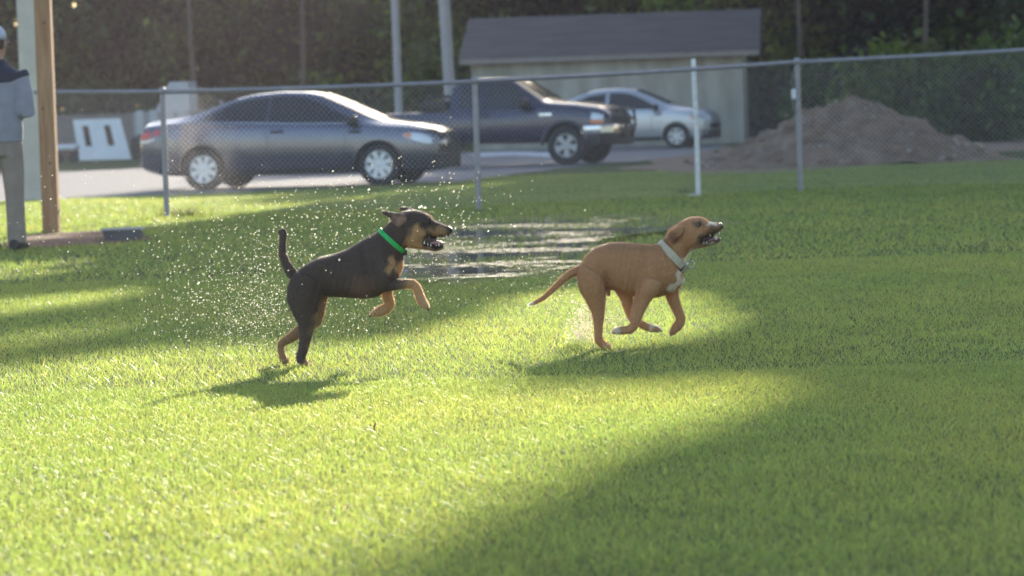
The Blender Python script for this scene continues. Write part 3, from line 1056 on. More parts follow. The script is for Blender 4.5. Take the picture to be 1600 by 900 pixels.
# --- slate car at the far left, behind the sedan's boot
bs = gnd(214, 243)
car3, c3 = sedan('slate coloured car mostly hidden behind the boot of the grey sedan', 'suv_paint', (bs.x + 1.6, bs.y + .8, 0), R(-8), L2, wb2, fo2, sc(top, 0.05), sc(belt, .02),
                 [(x * k2, y * .95) for x, y in hw], [(x * k2, y * .95) for x, y in rw], .31, 6, 'rim_dull', [(x * k2, b, t + .01) for x, b, t in win],
                 [(-1.26, -.32), (-.22, .9)], [-.95, -.27, .86], [([x * k2 for x in h[0]], h[1], h[2], h[3], h[4]) for h in head],
                 [([x * k2 for x in h[0]], h[1], h[2], h[3], h[4]) for h in tail], ws=(.43, 1.25), rs=(-1.5, -.8), track=.74, name='slate_car')
for o in car3.children:
    if o.name.startswith('turn_signal'):
        o.scale = (1, 1.006, 1)

# --- dark pickup
yaw3 = R(-20)
LT, wbT, foT = 5.15, 3.2, 0.84
bs = gnd(885, 258)
xfT = LT / 2 - foT
xrT = xfT - wbT
locT = Vector((bs.x, bs.y, 0)) - Matrix.Rotation(yaw3, 3, 'Z') @ Vector((xfT, -.84, 0))
tt = [(-2.575, 1.08), (-.62, 1.10), (-.60, 1.58), (-.5, 1.66), (-.1, 1.70), (.45, 1.69), (.62, 1.65), (1.2, 1.27), (1.28, 1.22), (1.9, 1.17), (2.35, 1.10), (2.5, 1.02), (2.575, .92)]
tb = [(-2.575, 1.02), (-.62, 1.05), (.9, 1.08), (1.28, 1.12), (1.9, 1.08), (2.35, 1.0), (2.5, .95), (2.575, .88)]
tbot = [(-2.575, .55), (-2.2, .45), (2.2, .42), (2.575, .46)]
thw = [(-2.575, .80), (-2.5, .85), (-2.0, .87), (1.9, .87), (2.3, .85), (2.45, .80), (2.54, .72), (2.575, .64)]
trw = [(-2.575, .82), (-.62, .82), (-.6, .64), (0, .63), (.55, .63), (1.25, .76), (1.9, .76), (2.5, .68), (2.575, .6)]
truck = thing('pickup_truck', 'dark blue pickup truck parked between the grey sedan and the shed', 'pickup', locT, yaw3)
ct = Car(LT, tt, tb, tbot, thw, trw)
xsT = sorted(set([round(x, 3) for x in np.linspace(-LT / 2, LT / 2, 56)] + [-.62, -.60, 2.56, 2.54]))
WR = .37
ct.shell(xsT, truck, 'truck_paint', [(xfT, WR, WR + .07), (xrT, WR, WR + .07)], boxes=[(-1.58, 0, 1.02, 1.80, 1.42, .9)])
for x in (xfT, xrT):
    for y in (-.75, .75):
        wheel(truck, x, y, WR, .25, 5, 'rim_dull', 0.62, .62, 0.25)
for a, b, z0 in ((-.42, -.02, 1.12), (.04, .96, 1.11)):
    q = lin(a, b, 10)
    zt = [min(1.60, np.interp(x, [-.42, -.3, .6, .96], [1.53, 1.58, 1.60, 1.30])) for x in q]
    ct.side_panel(truck, 'side_window', 'glass_dark', q, [z0] * 10, zt)
ct.top_panel(truck, 'windscreen', 'glass_dull', lin(.66, 1.2, 8), .9)
for x in (-.62, -.0, 1.08):
    ct.side_panel(truck, 'door_seam', 'black', [x - .005, x + .005], [.5, .5], [1.05, 1.05], out=.0025, nz=6, sink=.005)
for sg in (-1, 1):
    MB().box((.14, sg * (ct.side_y(.14, .98) + .015), .97), (.17, .03, .05), bev=.01).build('door_handle', 'black', truck, True)
    mirror(truck, .93, ct.side_y(.93, 1.1), 1.2, 'black', sg, 1.35)
    MB().box((1.35, sg * (ct.side_y(1.35, .98) + .004), .96), (.26, .012, .075), bev=.004).build('fender_badge', 'chrome', truck, True)
    arch = []
    for xw in (xfT, xrT):
        V = []
        mbq = MB()
        pts = [(xw + (WR + .09) * math.cos(a), sg * (ct.side_y(xw, .75) + .012), WR + (WR + .09) * math.sin(a)) for a in lin(R(2), R(178), 16)]
        mbq.tube(pts, .03, 6)
        mbq.build('wheel_arch_flare', 'truck_paint', truck, True)
q = [2.26, 2.34, 2.42, 2.48]
ct.side_panel(truck, 'headlight', 'lamp_clear', q, [.85] * 4, [.985, .98, .96, .94], out=.008)
ct.side_panel(truck, 'turn_signal', 'lamp_orange', [2.24, 2.33, 2.42, 2.48], [.775] * 4, [.838] * 4, out=.008)
ct.end_panel(truck, 'grille', 'black', lin(-.62, .62, 11), [.74] * 11, [.9] * 11)
bmp = MB()
prof = [(2.12, -.90), (2.42, -.87), (2.60, -.70), (2.66, -.4), (2.68, 0), (2.66, .4), (2.60, .70), (2.42, .87), (2.12, .90)]
rr = []
for x, y in prof:
    rr.append([(x, y, .58), (x + .03, y * 1.01, .60), (x + .03, y * 1.01, .72), (x, y, .74), (x - .06, y * .96, .72), (x - .06, y * .96, .6)])
bmp.rings(rr)
bmp.build('front_bumper', 'chrome', truck, True, 35)
bm2 = MB()
rr = [[(x - .02, y * .98, .36), (x + .01, y * .99, .42), (x + .01, y * .99, .574), (x - .03, y * .97, .576), (x - .12, y * .9, .5)] for x, y in prof]
bm2.rings(rr)
bm2.build('air_dam', 'black', truck, True, 35)
# brush guard in front of the grille
bg_ = MB()
for y in (-.3, .3):
    bg_.tube([(2.70, y, .5), (2.77, y, .75), (2.74, y, 1.02), (2.66, y * .9, 1.08)], .026, 8)
for z in (.66, .86, 1.03):
    bg_.tube([(2.62, -.66, z - .04), (2.76, -.3, z), (2.78, 0, z), (2.76, .3, z), (2.62, .66, z - .04)], .024, 8)
bg_.build('brush_guard', 'black', truck, True)
MB().box((-2.62, 0, .56), (.12, 1.6, .16), bev=.03).build('rear_bumper', 'chrome', truck, True)
for sg in (-1, 1):
    MB().box((-2.57, sg * .80, .86), (.05, .10, .26), bev=.01).build('taillight', 'lamp_red', truck, True)
    MB().tube([(-.72, sg * .66, 1.10), (-.72, sg * .66, 1.14)], .05, 8).build('bed_cap', 'black', truck, True)
MB().box((-1.0, 0, 1.20), (.52, 1.30, .2), bev=.03).build('tool_box', 'black', truck, True)
hd = MB()
for y in (-.6, .6):
    hd.tube([(-1.35, y, 1.06), (-1.08, y, 1.36), (-.66, y, 1.38)], .022, 8)
hd.tube([(-1.08, -.6, 1.36), (-1.08, .6, 1.36)], .022, 8)
hd.build('bed_rack', 'black', truck, True)

# ------------------------------------------------------------------ far left: board, cart, machine, board fence
b0 = gnd(122, 251)
brd = thing('white_board', 'large white board with two dark slots leaning at the road edge', 'board', (b0.x, b0.y, 0), R(-4))
W_, H_, lx = 1.50, 1.18, -.22
def bp(u, v, d=0.0):
    return (W_ * u * (1 - .08 * v) + lx * v + .04, .35 * v + d, H_ * v)
cells = [0, .17, .30, .62, .75, 1]
rows = [0, .34, .84, 1]
V, F = [], []
for d in (0, .05):
    for v in rows:
        for u in cells:
            V.append(bp(u, v, d))
nc = len(cells)
N = nc * len(rows)
hole = {(1, 1), (3, 1)}
for j in range(3):
    for i in range(nc - 1):
        a = j * nc + i
        if (i, j) not in hole:
            F += [(a, a + 1, a + nc + 1, a + nc), (N + a, N + a + nc, N + a + nc + 1, N + a + 1)]
        for (di, dj, e0, e1) in ((-1, 0, a, a + nc), (1, 0, a + 1, a + nc + 1), (0, -1, a, a + 1), (0, 1, a + nc, a + nc + 1)):
            ii, jj = i + di, j + dj
            solid = (i, j) not in hole
            nb = 0 <= ii < nc - 1 and 0 <= jj < 3 and (ii, jj) not in hole
            if solid and not nb:
                F.append((e0, e1, N + e1, N + e0))
MB().add(V, F).build('panel', 'panel_white', brd)
for (u0, u1) in ((.175, .295), (.625, .745)):
    V = [bp(u, v, d) for d in (.03, .045) for u, v in ((u0, .345), (u1, .345), (u1, .835), (u0, .835))]
    MB().add(V, [(0, 1, 2, 3), (4, 5, 6, 7), (0, 1, 5, 4), (1, 2, 6, 5), (2, 3, 7, 6), (3, 0, 4, 7)]).build('dark_slot', 'hollow', brd)
for u in (.1, .9):
    MB().tube([bp(u, .9, .06), (bp(u, 0)[0], 1.0, 0)], .025, 8).build('prop', 'old_board', brd)

b1 = gnd(104, 254)
cart = thing('low_cart', 'low white cart with dark underside left of the white board', 'cart', (b1.x, b1.y, 0))
MB().box((0, .3, .42), (.58, .9, .16), bev=.05).build('tray', 'panel_white', cart, True)
MB().box((.02, .3, .24), (.5, .8, .18), bev=.03).build('underside', 'dirt', cart, True)
for sx in (-.2, .22):
    MB().lathe([(-.03, .02), (-.03, .14), (0, .15), (.03, .14), (.03, .02)], 18, 'y', (sx, -.14, .15)).build('wheel', 'tyre', cart, True, 40)
MB().tube([(-.28, .3, .45), (-.5, .3, .62), (-.55, .3, .8)], .018, 8).build('handle', 'galv', cart, True)

b2 = at(268, 200, 84)
mach = thing('grey_machine', 'tall grey machine with sloping cab behind the sedan boot', 'machine', (b2.x, 84, 0), R(-6))
MB().box((-.25, .6, .88), (1.5, 1.3, .86), bev=.04).build('body', 'machine_grey', mach)
V = []
for y in (0, 1.1):
    V += [(-.42, y, 1.31), (.5, y, 1.31), (.48, y, 2.08), (-.02, y, 2.08)]
MB().add(V, [(0, 1, 2, 3), (4, 5, 6, 7), (0, 1, 5, 4), (1, 2, 6, 5), (2, 3, 7, 6), (3, 0, 4, 7)]).build('cab', 'machine_pale', mach)
for xx in (-.82, -.45, -.05, .3):
    MB().box((xx, -.07, 1.05), (.2, .03, .62), bev=.01).build('side_panel', 'machine_pale', mach)
for xx in (-.7, .25):
    MB().lathe([(-.1, .03), (-.1, .36), (-.06, .42), (.06, .42), (.1, .36), (.1, .03)], 22, 'y', (xx, .05, .42)).build('wheel', 'tyre', mach, True, 40)

bf = thing('board_fence', 'low weathered board fence before the trees at far left', 'fence', (at(90, 180, 98).x, 98, 0))
XL = at(352, 180, 98).x - at(90, 180, 98).x
for i in range(-5, int(XL / .15)):
    MB().box((i * .15, 0, .68 + random.uniform(-.015, .015)), (.138, .022, 1.3)).build('board', 'old_board', bf)
for zz in (.4, 1.1):
    MB().box((XL / 2 - .4, .035, zz), (XL + .8, .045, .09)).build('rail', 'old_board', bf)
MB().box((XL - .1, -.02, .8), (.11, .13, 1.66), bev=.01).build('end_post', 'pole_grey', bf)

# ------------------------------------------------------------------ dirt pile and log
dp = gnd(1300, 258)
pile = thing('dirt_pile', 'wide heap of brown dirt beyond the right half of the fence', 'dirt pile', (at(1310, 200, 54).x, 54, 0))
nx, ny = 110, 60
V = []
for j in range(ny):
    for i in range(nx):
        x = -3.0 + 6.0 * i / (nx - 1)
        y = -2.6 + 5.2 * j / (ny - 1)
        prof = float(np.interp(x, [-2.9, -2.2, -1.3, -.75, -.2, .25, .55, .8, 1.25, 1.8, 2.5, 3], [0, .20, .56, .84, 1.03, 1.09, 1.06, .96, .76, .46, .16, 0]))
        f = max(0.0, 1 - abs(y) / (2.4 + .3 * math.sin(x * 2))) ** 0.85
        n1 = mnoise.fractal(Vector((x * 1.6, y * 1.6, 3)), 1.0, 2.0, 5)
        n2 = mnoise.noise(Vector((x * 6, y * 6, 8)))
        z = prof * f * (1 + .07 * n1) + (.11 * n1 + .05 * n2) * min(1, prof * f * 5) - .012
        V.append((x, y, z))
F = [(j * nx + i, j * nx + i + 1, (j + 1) * nx + i + 1, (j + 1) * nx + i) for j in range(ny - 1) for i in range(nx - 1)]
po = MB().add(V, F).build('heap', 'dirt', pile, True)
PV = np.array(V)
mb = MB()
for _ in range(260):
    i = random.randrange(len(V))
    x, y, z = V[i]
    if z < .02 or y > .4:
        continue
    r = random.choice([.015, .018, .022, .03, .045])
    bm = bmesh.new()
    bmesh.ops.create_icosphere(bm, subdivisions=1, radius=r)
    for v in bm.verts:
        v.co *= random.uniform(.7, 1.2)
    bm.verts.index_update()
    mb.add([v.co + Vector((x, y, z + r * .3)) for v in bm.verts], [[v.index for v in f.verts] for f in bm.faces])
    bm.free()
cl_ = MB()
for _ in range(170):
    x, y, z = V[random.randrange(len(V))]
    if z < .04 or y > .3:
        continue
    r = random.uniform(.04, .10)
    bm = bmesh.new()
    bmesh.ops.create_icosphere(bm, subdivisions=1, radius=r)
    for v in bm.verts:
        v.co *= random.uniform(.6, 1.25)
        v.co.z *= .75
    bm.verts.index_update()
    cl_.add([v.co + Vector((x, y, z + r * .2)) for v in bm.verts], [[v.index for v in f.verts] for f in bm.faces])
    bm.free()
cl_.build('clods', 'dirt', pile)['kind'] = 'stuff'
so_ = mb.build('pebbles', 'stone', pile)
so_['kind'] = 'stuff'

lg = gnd(1492, 250)
log = thing('hollow_log', 'short pale hollow log lying at the right foot of the dirt pile', 'log', (lg.x, lg.y, 0), R(28))
rr = []
for x, r in ((0, .10), (.06, .125), (.2, .13), (.33, .15), (.45, .16), (.52, .13), (.55, .05)):
    rr.append([(x, r * math.cos(a) * (1 + .1 * math.sin(3 * a + x * 9)), .115 + (.02 if x > .25 else 0) + r * math.sin(a) * (1 + .08 * math.sin(2 * a + x * 5))) for a in lin(0, 2 * math.pi * 23 / 24, 24)])
lo = MB().rings(rr).build('bark_shell', 'log', log, True)
MB().lathe([(-.012, .045), (-.002, .06), (.004, .062), (.01, .02)], 16, 'x', (0, 0, .12)).build('hollow_end', 'hollow', log, True)

# ------------------------------------------------------------------ tub, weeds, scraps
tb_ = gnd(190, 376)
tub = thing('shallow_tub', 'shallow grey tub lying on the bare soil right of the timber post', 'tub', (tb_.x, tb_.y + .1, 0), R(8))
rr = []
for (sx, sy, z) in ((.17, .10, .0), (.19, .12, .10), (.195, .125, .10), (.18, .11, .102), (.16, .095, .02)):
    ring = []
    for q in range(24):
        a = 2 * math.pi * q / 24
        e = 0.45
        ring.append((sx * math.copysign(abs(math.cos(a)) ** e, math.cos(a)), sy * math.copysign(abs(math.sin(a)) ** e, math.sin(a)), z))
    rr.append(ring)
MB().rings(rr).build('basin', 'tub', tub, True, 40)
rr = []
for (k, z) in ((1.0, .097), (1.06, .099), (1.06, .113), (1.0, .115), (1.0, .097)):
    rr.append([(.197 * k * math.copysign(abs(math.cos(a)) ** .45, math.cos(a)), .127 * k * math.copysign(abs(math.sin(a)) ** .45, math.sin(a)), z) for a in lin(0, 2 * math.pi * 23 / 24, 24)])
MB().rings(rr, cap=False).build('rim', 'tub_rim', tub, True, 40)


def blades(P, h, w, lean, rngx, tint, seg=2):
    """grass blades at P (n,3): tapered, bent strips"""
    n = len(P)
    q = rngx.uniform(0, 2 * np.pi, n)
    q2 = rngx.uniform(0, 2 * np.pi, n)
    ld = np.stack([np.cos(q), np.sin(q), np.zeros(n)], 1)
    wd = np.stack([np.cos(q2), np.sin(q2), np.zeros(n)], 1) * (w * 0.5)[:, None]
    ln = (lean * rngx.uniform(0.2, 1.3, n))[:, None]
    hh = h[:, None]
    up = np.array([[0, 0, 1.0]])
    if seg == 1:
        V = np.stack([P - wd, P + wd, P + ld * hh * ln + up * hh], 1).reshape(-1, 3)
        F = np.arange(3 * n).reshape(-1, 3)
        return V, F, np.repeat(tint, 3, 0)
    mid = P + ld * hh * ln * .35 + up * hh * .62
    V = np.stack([P - wd * .8, P + wd * .8, mid - wd, mid + wd, P + ld * hh * ln * 1.15 + up * hh], 1).reshape(-1, 3)
    b = np.arange(n)[:, None] * 5
    F = np.concatenate([b + np.array([[0, 1, 3]]), b + np.array([[0, 3, 2]]), b + np.array([[2, 3, 4]])], 0)
    return V, F, np.repeat(tint, 5, 0)


def field(x, y, sx, sy, seed):
    return np.array([mnoise.noise(Vector((a * sx, b * sy, seed))) for a, b in zip(x, y)])


def lawn(n, y0, y1, hmin, hmax, wmin, wmax, seg, margin=.5, seed=1):
    g = np.random.default_rng(seed)
    Y = np.sqrt(g.uniform(y0 * y0, y1 * y1, n))
    X = g.uniform(-1, 1, n) * (Y * .172 + margin)
    edge = g.uniform(0, 1, n) < .16
    X = np.where(edge, np.sign(X) * (Y * .172 + margin + g.uniform(0, 1, n) ** 1.4 * 2.2), X)
    P = np.stack([X, Y, np.zeros(n)], 1)
    pxl = proj(P)
    wob = np.stack([26 * field(X, Y, 1.6, 1.6, 21.0), 7 * field(X, Y, 1.6, 1.6, 31.0)], 1)
    pud = in_poly(pxl + wob, PUDDLE)
    band = field(X, Y, .5, .8, 5.0) + .6 * field(X, Y, 1.6, 1.8, 6.0) + .3 * field(X, Y, 4, 3, 7.0)
    soil = in_poly(pxl, [(0, 376), (60, 366), (140, 362), (215, 364), (240, 374), (180, 381), (90, 386), (10, 390)])
    apron = in_poly(pxl, [(980, 262), (1060, 272), (1180, 272), (1330, 262), (1480, 246), (1700, 226), (1700, 215), (1400, 222), (1100, 236)])
    rd = in_poly(pxl, road_px)
    patch = field(X, Y, .8, .55, 1.0)
    fine = field(X, Y, 3.5, 2.5, 9.0)
    keep = ~rd & ~(soil & (g.uniform(0, 1, n) > .06)) & ~(apron & (g.uniform(0, 1, n) > .15))
    keep &= ~(pud & (g.uniform(0, 1, n) > np.clip((band + .08) * 2.4, 0.015, .9)))
    keep &= g.uniform(0, 1, n) < 0.92 + .2 * fine
    h = g.uniform(hmin, hmax, n) * (1 + .14 * fine + .15 * patch) * np.where(g.uniform(0, 1, n) < .012, 2.0, 1.0)
    w = g.uniform(wmin, wmax, n)
    v = g.uniform(.8, 1.2, n) * (1 + .08 * patch + .10 * fine)
    dry = (g.uniform(0, 1, n) < .05 + .04 * (patch > .2)).astype(float)
    yel = np.clip(.32 + .25 * patch + g.normal(0, .22, n), 0, 1)
    tint = np.stack([v * (.80 + .42 * yel) * (1 + dry * .5), v * (1 + dry * .15), v * (.9 + .5 * dry)], 1)
    P, h, w, tint = P[keep], h[keep], w[keep], tint[keep]
    return blades(P, h, w, np.full(len(P), 1.05), g, tint, seg)


V1, F1, T1 = lawn(400000, 6.2, 13.0, .009, .025, .0016, .0028, 2, .25, 1)
V2, F2, T2 = lawn(300000, 13.0, 22.0, .011, .029, .0028, .0050, 1, .4, 2)
V3, F3, T3 = lawn(320000, 22.0, 52.0, .018, .044, .006, .012, 1, .6, 3)
o1, o2 = len(V1), len(V1) + len(V2)
lw = np_mesh('lawn_grass', np.concatenate([V1, V2, V3]), np.concatenate([F1, F2 + o1, F3 + o2]), 'grass', None, np.concatenate([T1, T2, T3]))
tag(lw, 'short green lawn grass, sunlit at left and shaded at right', 'grass', None, 'stuff')


def weed(px_, py_, n, hh, sp, label, dark=.6):
    c = gnd(px_, py_)
    g = np.random.default_rng(int(px_))
    P = np.stack([g.normal(0, sp, n), g.normal(0, sp * .6, n), np.zeros(n)], 1)
    tint = np.stack([np.full(n, dark) * g.uniform(.7, 1.2, n)] * 3, 1)
    V, F, T = blades(P, g.uniform(.5, 1.1, n) * hh, np.full(n, .014), np.full(n, .6), g, tint, 2)
    o = np_mesh('weed_tuft', V, F, 'grass', None, T)
    o.location = (c.x, c.y, 0)
    return tag(o, label, 'weed')


weed(290, 338, 110, .13, .14, 'dark tuft of tall weeds beside the fence post left of the black dog')
weed(1070, 304, 40, .10, .06, 'small dark weed at the foot of the white stake')

lf = gnd(588, 680)
dl = MB()
rr = [[(x, w_ * math.cos(a), .03 + x * .6 + .006 * math.sin(a) + .01 * math.sin(x * 60)) for a in lin(0, 5.24, 6)] for x, w_ in ((0, .002), (.012, .007), (.024, .008), (.034, .005), (.042, .001))]
dlo = dl.rings(rr).build('dry_leaf', 'dry_leaf', None, True)
dlo.location = (lf.x, lf.y, 0)
dlo.scale = (.55, .55, .55)
dlo.rotation_euler = (0, R(-35), R(30))
tag(dlo, 'small brown dry leaf standing in the sunlit grass', 'leaf')

# ------------------------------------------------------------------ animals and person: lofted limbs fused to one skin
def fuse(mb, name, m, parent, voxel, smooth_it, origin):
    me = bpy.data.meshes.new(name)
    me.from_pydata([tuple(Vector(v) - origin) for v in mb.v], [], mb.f)
    bm = bmesh.new()
    bm.from_mesh(me)
    bmesh.ops.recalc_face_normals(bm, faces=bm.faces)
    bm.to_mesh(me)
    bm.free()
    o = bpy.data.objects.new(name, me)
    col.objects.link(o)
    r = o.modifiers.new('r', 'REMESH')
    r.mode = 'VOXEL'
    r.voxel_size = voxel
    s = o.modifiers.new('s', 'SMOOTH')
    s.factor = .5
    s.iterations = smooth_it
    dg = bpy.context.evaluated_depsgraph_get()
    nm = bpy.data.meshes.new_from_object(o.evaluated_get(dg))
    o.modifiers.clear()
    old = o.data
    o.data = nm
    bpy.data.meshes.remove(old)
    nm.name = name
    nm.materials.clear()
    nm.materials.append(M[m])
    nm.shade_smooth()
    if parent:
        o.parent = parent
    return o


class Figure:
    """turns the side view outline (zoomed crop pixels) into lofts at depth Y"""

    def __init__(s, ox, oy, k, Y):
        s.ox, s.oy, s.k, s.Y = ox, oy, k, Y
        s.mb = MB()
        s.m = Y / FPX / k                        # metres per crop pixel

    def P(s, x, y, yc=0.0):
        p = at(s.ox + x / s.k, s.oy + y / s.k, s.Y)
        return Vector((p.x, s.Y + yc, p.z))

    def loft(s, secs, yc=0.0, n=18, e=1.0, mb=None):
        rr = []
        # densify with linear steps
        den = []
        for a, b in zip(secs[:-1], secs[1:]):
            for t in (0, .5):
                den.append([a[i] + (b[i] - a[i]) * t for i in range(5)] + [(a[5] if len(a) > 5 else yc) * (1 - t) + (b[5] if len(b) > 5 else yc) * t])
        l_ = secs[-1]
        den.append(list(l_[:5]) + [l_[5] if len(l_) > 5 else yc])
        for tx, ty, bx, by, w, y_ in den:
            T, B = s.P(tx, ty, y_), s.P(bx, by, y_)
            c, a = (T + B) / 2, (T - B) / 2
            ring = []
            for q in range(n):
                th = 2 * math.pi * q / n
                cs, sn = math.cos(th), math.sin(th)
                ring.append(c + a * (math.copysign(abs(cs) ** e, cs)) + Vector((0, w * math.copysign(abs(sn) ** e, sn), 0)))
            rr.append(ring)
        (mb or s.mb).rings(rr)

    def tube(s, pts, yc=0.0, flat=1.0, mb=None, n=14):
        """pts: (x, y, r px[, yc])"""
        P = [(s.P(p[0], p[1], p[3] if len(p) > 3 else yc), p[2] * s.m) for p in pts]
        d = []
        for (a, ra), (b, rb) in zip(P[:-1], P[1:]):
            for t in (0, .5):
                d.append((a.lerp(b, t), ra + (rb - ra) * t))
        d.append(P[-1])
        # round the ends
        (a, ra), (b, _) = d[0], d[1]
        u = (a - b).normalized()
        d.insert(0, (a + u * ra * .6, ra * .6))
        (a, ra), (b, _) = d[-1], d[-2]
        u = (a - b).normalized()
        d.append((a + u * ra * .6, ra * .6))
        (mb or s.mb).tube([q[0] for q in d], [q[1] for q in d], n)

    def ball(s, x, y, r, yc, mb=None, sc=(1, 1, 1)):
        bm = bmesh.new()
        bmesh.ops.create_icosphere(bm, subdivisions=2, radius=r)
        c = s.P(x, y, yc)
        bm.verts.index_update()
        (mb or s.mb).add([c + Vector((v.co.x * sc[0], v.co.y * sc[1], v.co.z * sc[2])) for v in bm.verts], [[v.index for v in f.verts] for f in bm.faces])
        bm.free()

    def paw(s, pts, yc, w=.026, claws=None, cl=None):
        """four toes splayed at the end of a foot: last leg to toe direction from pts"""
        (x0, y0), (x1, y1) = pts
        for i, o in enumerate((-.9, -.32, .32, .9)):
            e = 1.0 if abs(o) < .5 else .82
            xe, ye = x0 + (x1 - x0) * e, y0 + (y1 - y0) * e
            r = .0115 / s.m
            s.tube([(x0, y0, r * 1.1, yc + o * w * .6), ((x0 + xe) / 2, (y0 + ye) / 2 - r * .25, r * 1.2, yc + o * w * .85), (x0 + (xe - x0) * .85, y0 + (ye - y0) * .85, r * 1.08, yc + o * w * .95)])
            if cl is not None:
                s.tube([(xe, ye, r * .35, yc + o * w * .85), (xe + (x1 - x0) * .28, ye + (y1 - y0) * .28 + 5, r * .14, yc + o * w * .85)], mb=cl, n=6)

    def crop(s, co, origin):
        W = np.asarray(co) + np.array(origin)
        W = W.copy()
        lat = W[:, 1] - s.Y
        W[:, 1] = s.Y
        p = proj(W)
        return (p[:, 0] - s.ox) * s.k, (p[:, 1] - s.oy) * s.k, lat


def sculpt(fig, o, origin, bumps, ribs):
    """muscle and rib relief on both flanks: bumps are (x, y, rx, ry, rot, height mm)"""
    co = verts_np(o)
    n = len(co)
    N = np.empty(n * 3, np.float32)
    o.data.vertices.foreach_get('normal', N)
    N = N.reshape(-1, 3)
    cx, cy, lat = fig.crop(co, origin)
    h = np.zeros(n)
    for x, y, rx, ry, rot, a in bumps:
        b = blob(cx, cy, x, y, rx, ry, rot, .9)
        h += a * .001 * b * b * (3 - 2 * b)
    x, y, rx, ry, sl = ribs
    h += .0009 * np.sin((cx - sl * cy) * .21) * blob(cx, cy, x, y, rx, ry, 0, .5)
    h *= sstep(np.abs(lat), .02, .045)
    co = co + N * h[:, None]
    o.data.vertices.foreach_set('co', co.astype(np.float32).ravel())
    o.data.update()


def blob(cx, cy, x, y, rx, ry, rot=0.0, feather=.35):
    a = math.radians(rot)
    dx, dy = cx - x, cy - y
    u = (dx * math.cos(a) + dy * math.sin(a)) / rx
    v = (-dx * math.sin(a) + dy * math.cos(a)) / ry
    d = np.sqrt(u * u + v * v)
    return np.clip((1 + feather - d) / (2 * feather), 0, 1)


def sstep(x, a, b):
    t = np.clip((x - a) / (b - a), 0, 1)
    return t * t * (3 - 2 * t)


def verts_np(o):
    n = len(o.data.vertices)
    a = np.empty(n * 3, np.float32)
    o.data.vertices.foreach_get('co', a)
    return a.reshape(-1, 3)


def paint_fur(o, C):
    a = o.data.attributes.new('fur', 'FLOAT_COLOR', 'POINT')
    a.data.foreach_set('color', np.concatenate([C, np.ones((len(C), 1))], 1).astype(np.float32).ravel())


# ---------------- black and tan dog
A = Figure(400, 300, 3.0, gnd(478, 571).y)
A.loft([(170, 398, 160, 432, .028), (192, 374, 152, 470, .068), (240, 338, 205, 515, .084), (300, 306, 290, 492, .086), (370, 291, 370, 490, .084), (430, 268, 440, 495, .091),
        (480, 238, 510, 499, .10), (535, 207, 572, 490, .104), (580, 190, 622, 450, .104), (602, 196, 668, 402, .088), (625, 215, 690, 352, .062)])
A.loft([(535, 206, 690, 350, .088), (583, 182, 692, 288, .066), (622, 148, 697, 266, .06), (662, 112, 712, 255, .062), (700, 92, 745, 258, .06)])
A.loft([(682, 97, 712, 252, .055), (712, 87, 735, 258, .066), (745, 84, 757, 256, .068), (785, 93, 785, 236, .062), (812, 108, 805, 218, .052), (838, 136, 832, 208, .041),
        (872, 149, 868, 208, .034), (902, 162, 898, 208, .030), (914, 172, 909, 203, .020)], e=.85)
A.loft([(735, 205, 715, 260, .052), (775, 222, 765, 264, .044), (806, 244, 800, 268, .034), (842, 254, 840, 276, .027), (868, 247, 868, 272, .021), (881, 242, 878, 262, .012)], e=.85)
A.loft([(712, 104, 700, 150, .014, -.050), (680, 96, 678, 160, .011, -.070), (655, 92, 655, 148, .010, -.083), (632, 90, 634, 120, .010, -.088), (610, 84, 614, 106, .011, -.088), (593, 87, 597, 100, .008, -.084)], n=14)
A.loft([(745, 84, 742, 104, .012, .048), (715, 74, 712, 96, .011, .058), (690, 70, 690, 90, .010, .064), (668, 76, 670, 90, .008, .066)], n=14)
A.tube([(192, 402, 27), (164, 374, 24), (141, 336, 20), (125, 286, 17), (125, 236, 16), (130, 200, 16), (128, 180, 15), (108, 190, 8)])
A.ball(815, 128, .012, -.046)
A.ball(815, 128, .012, .046)
# near hind leg
A.loft([(200, 372, 330, 420, .05, -.045), (156, 440, 322, 470, .052, -.052), (152, 500, 302, 515, .048, -.055), (172, 555, 290, 565, .04, -.055), (200, 605, 283, 620, .032, -.055), (212, 655, 268, 668, .024, -.055),
        (207, 715, 252, 725, .020, -.055), (194, 762, 238, 775, .019, -.055), (196, 790, 238, 800, .02, -.055)])
A.tube([(214, 780, 19, -.055), (238, 806, 18, -.055), (256, 816, 15, -.055)])
# far hind leg
A.loft([(230, 420, 345, 470, .046, .045), (225, 500, 330, 515, .044, .052), (232, 560, 318, 575, .036, .052), (226, 620, 298, 632, .028, .052)])
A.tube([(268, 605, 36, .052), (205, 655, 29, .052), (152, 692, 22, .052), (117, 712, 18, .052), (112, 732, 16, .052), (120, 768, 15, .052), (126, 790, 17, .052), (140, 798, 14, .052)])
# near fore leg
A.loft([(560, 300, 660, 350, .04, -.07), (545, 370, 650, 400, .044, -.076), (545, 410, 628, 455, .036, -.076)])
A.tube([(568, 430, 33, -.075), (620, 432, 28, -.075), (690, 427, 22, -.075), (738, 425, 21, -.075), (757, 445, 20, -.075), (772, 488, 20, -.075), (784, 512, 21, -.075)])
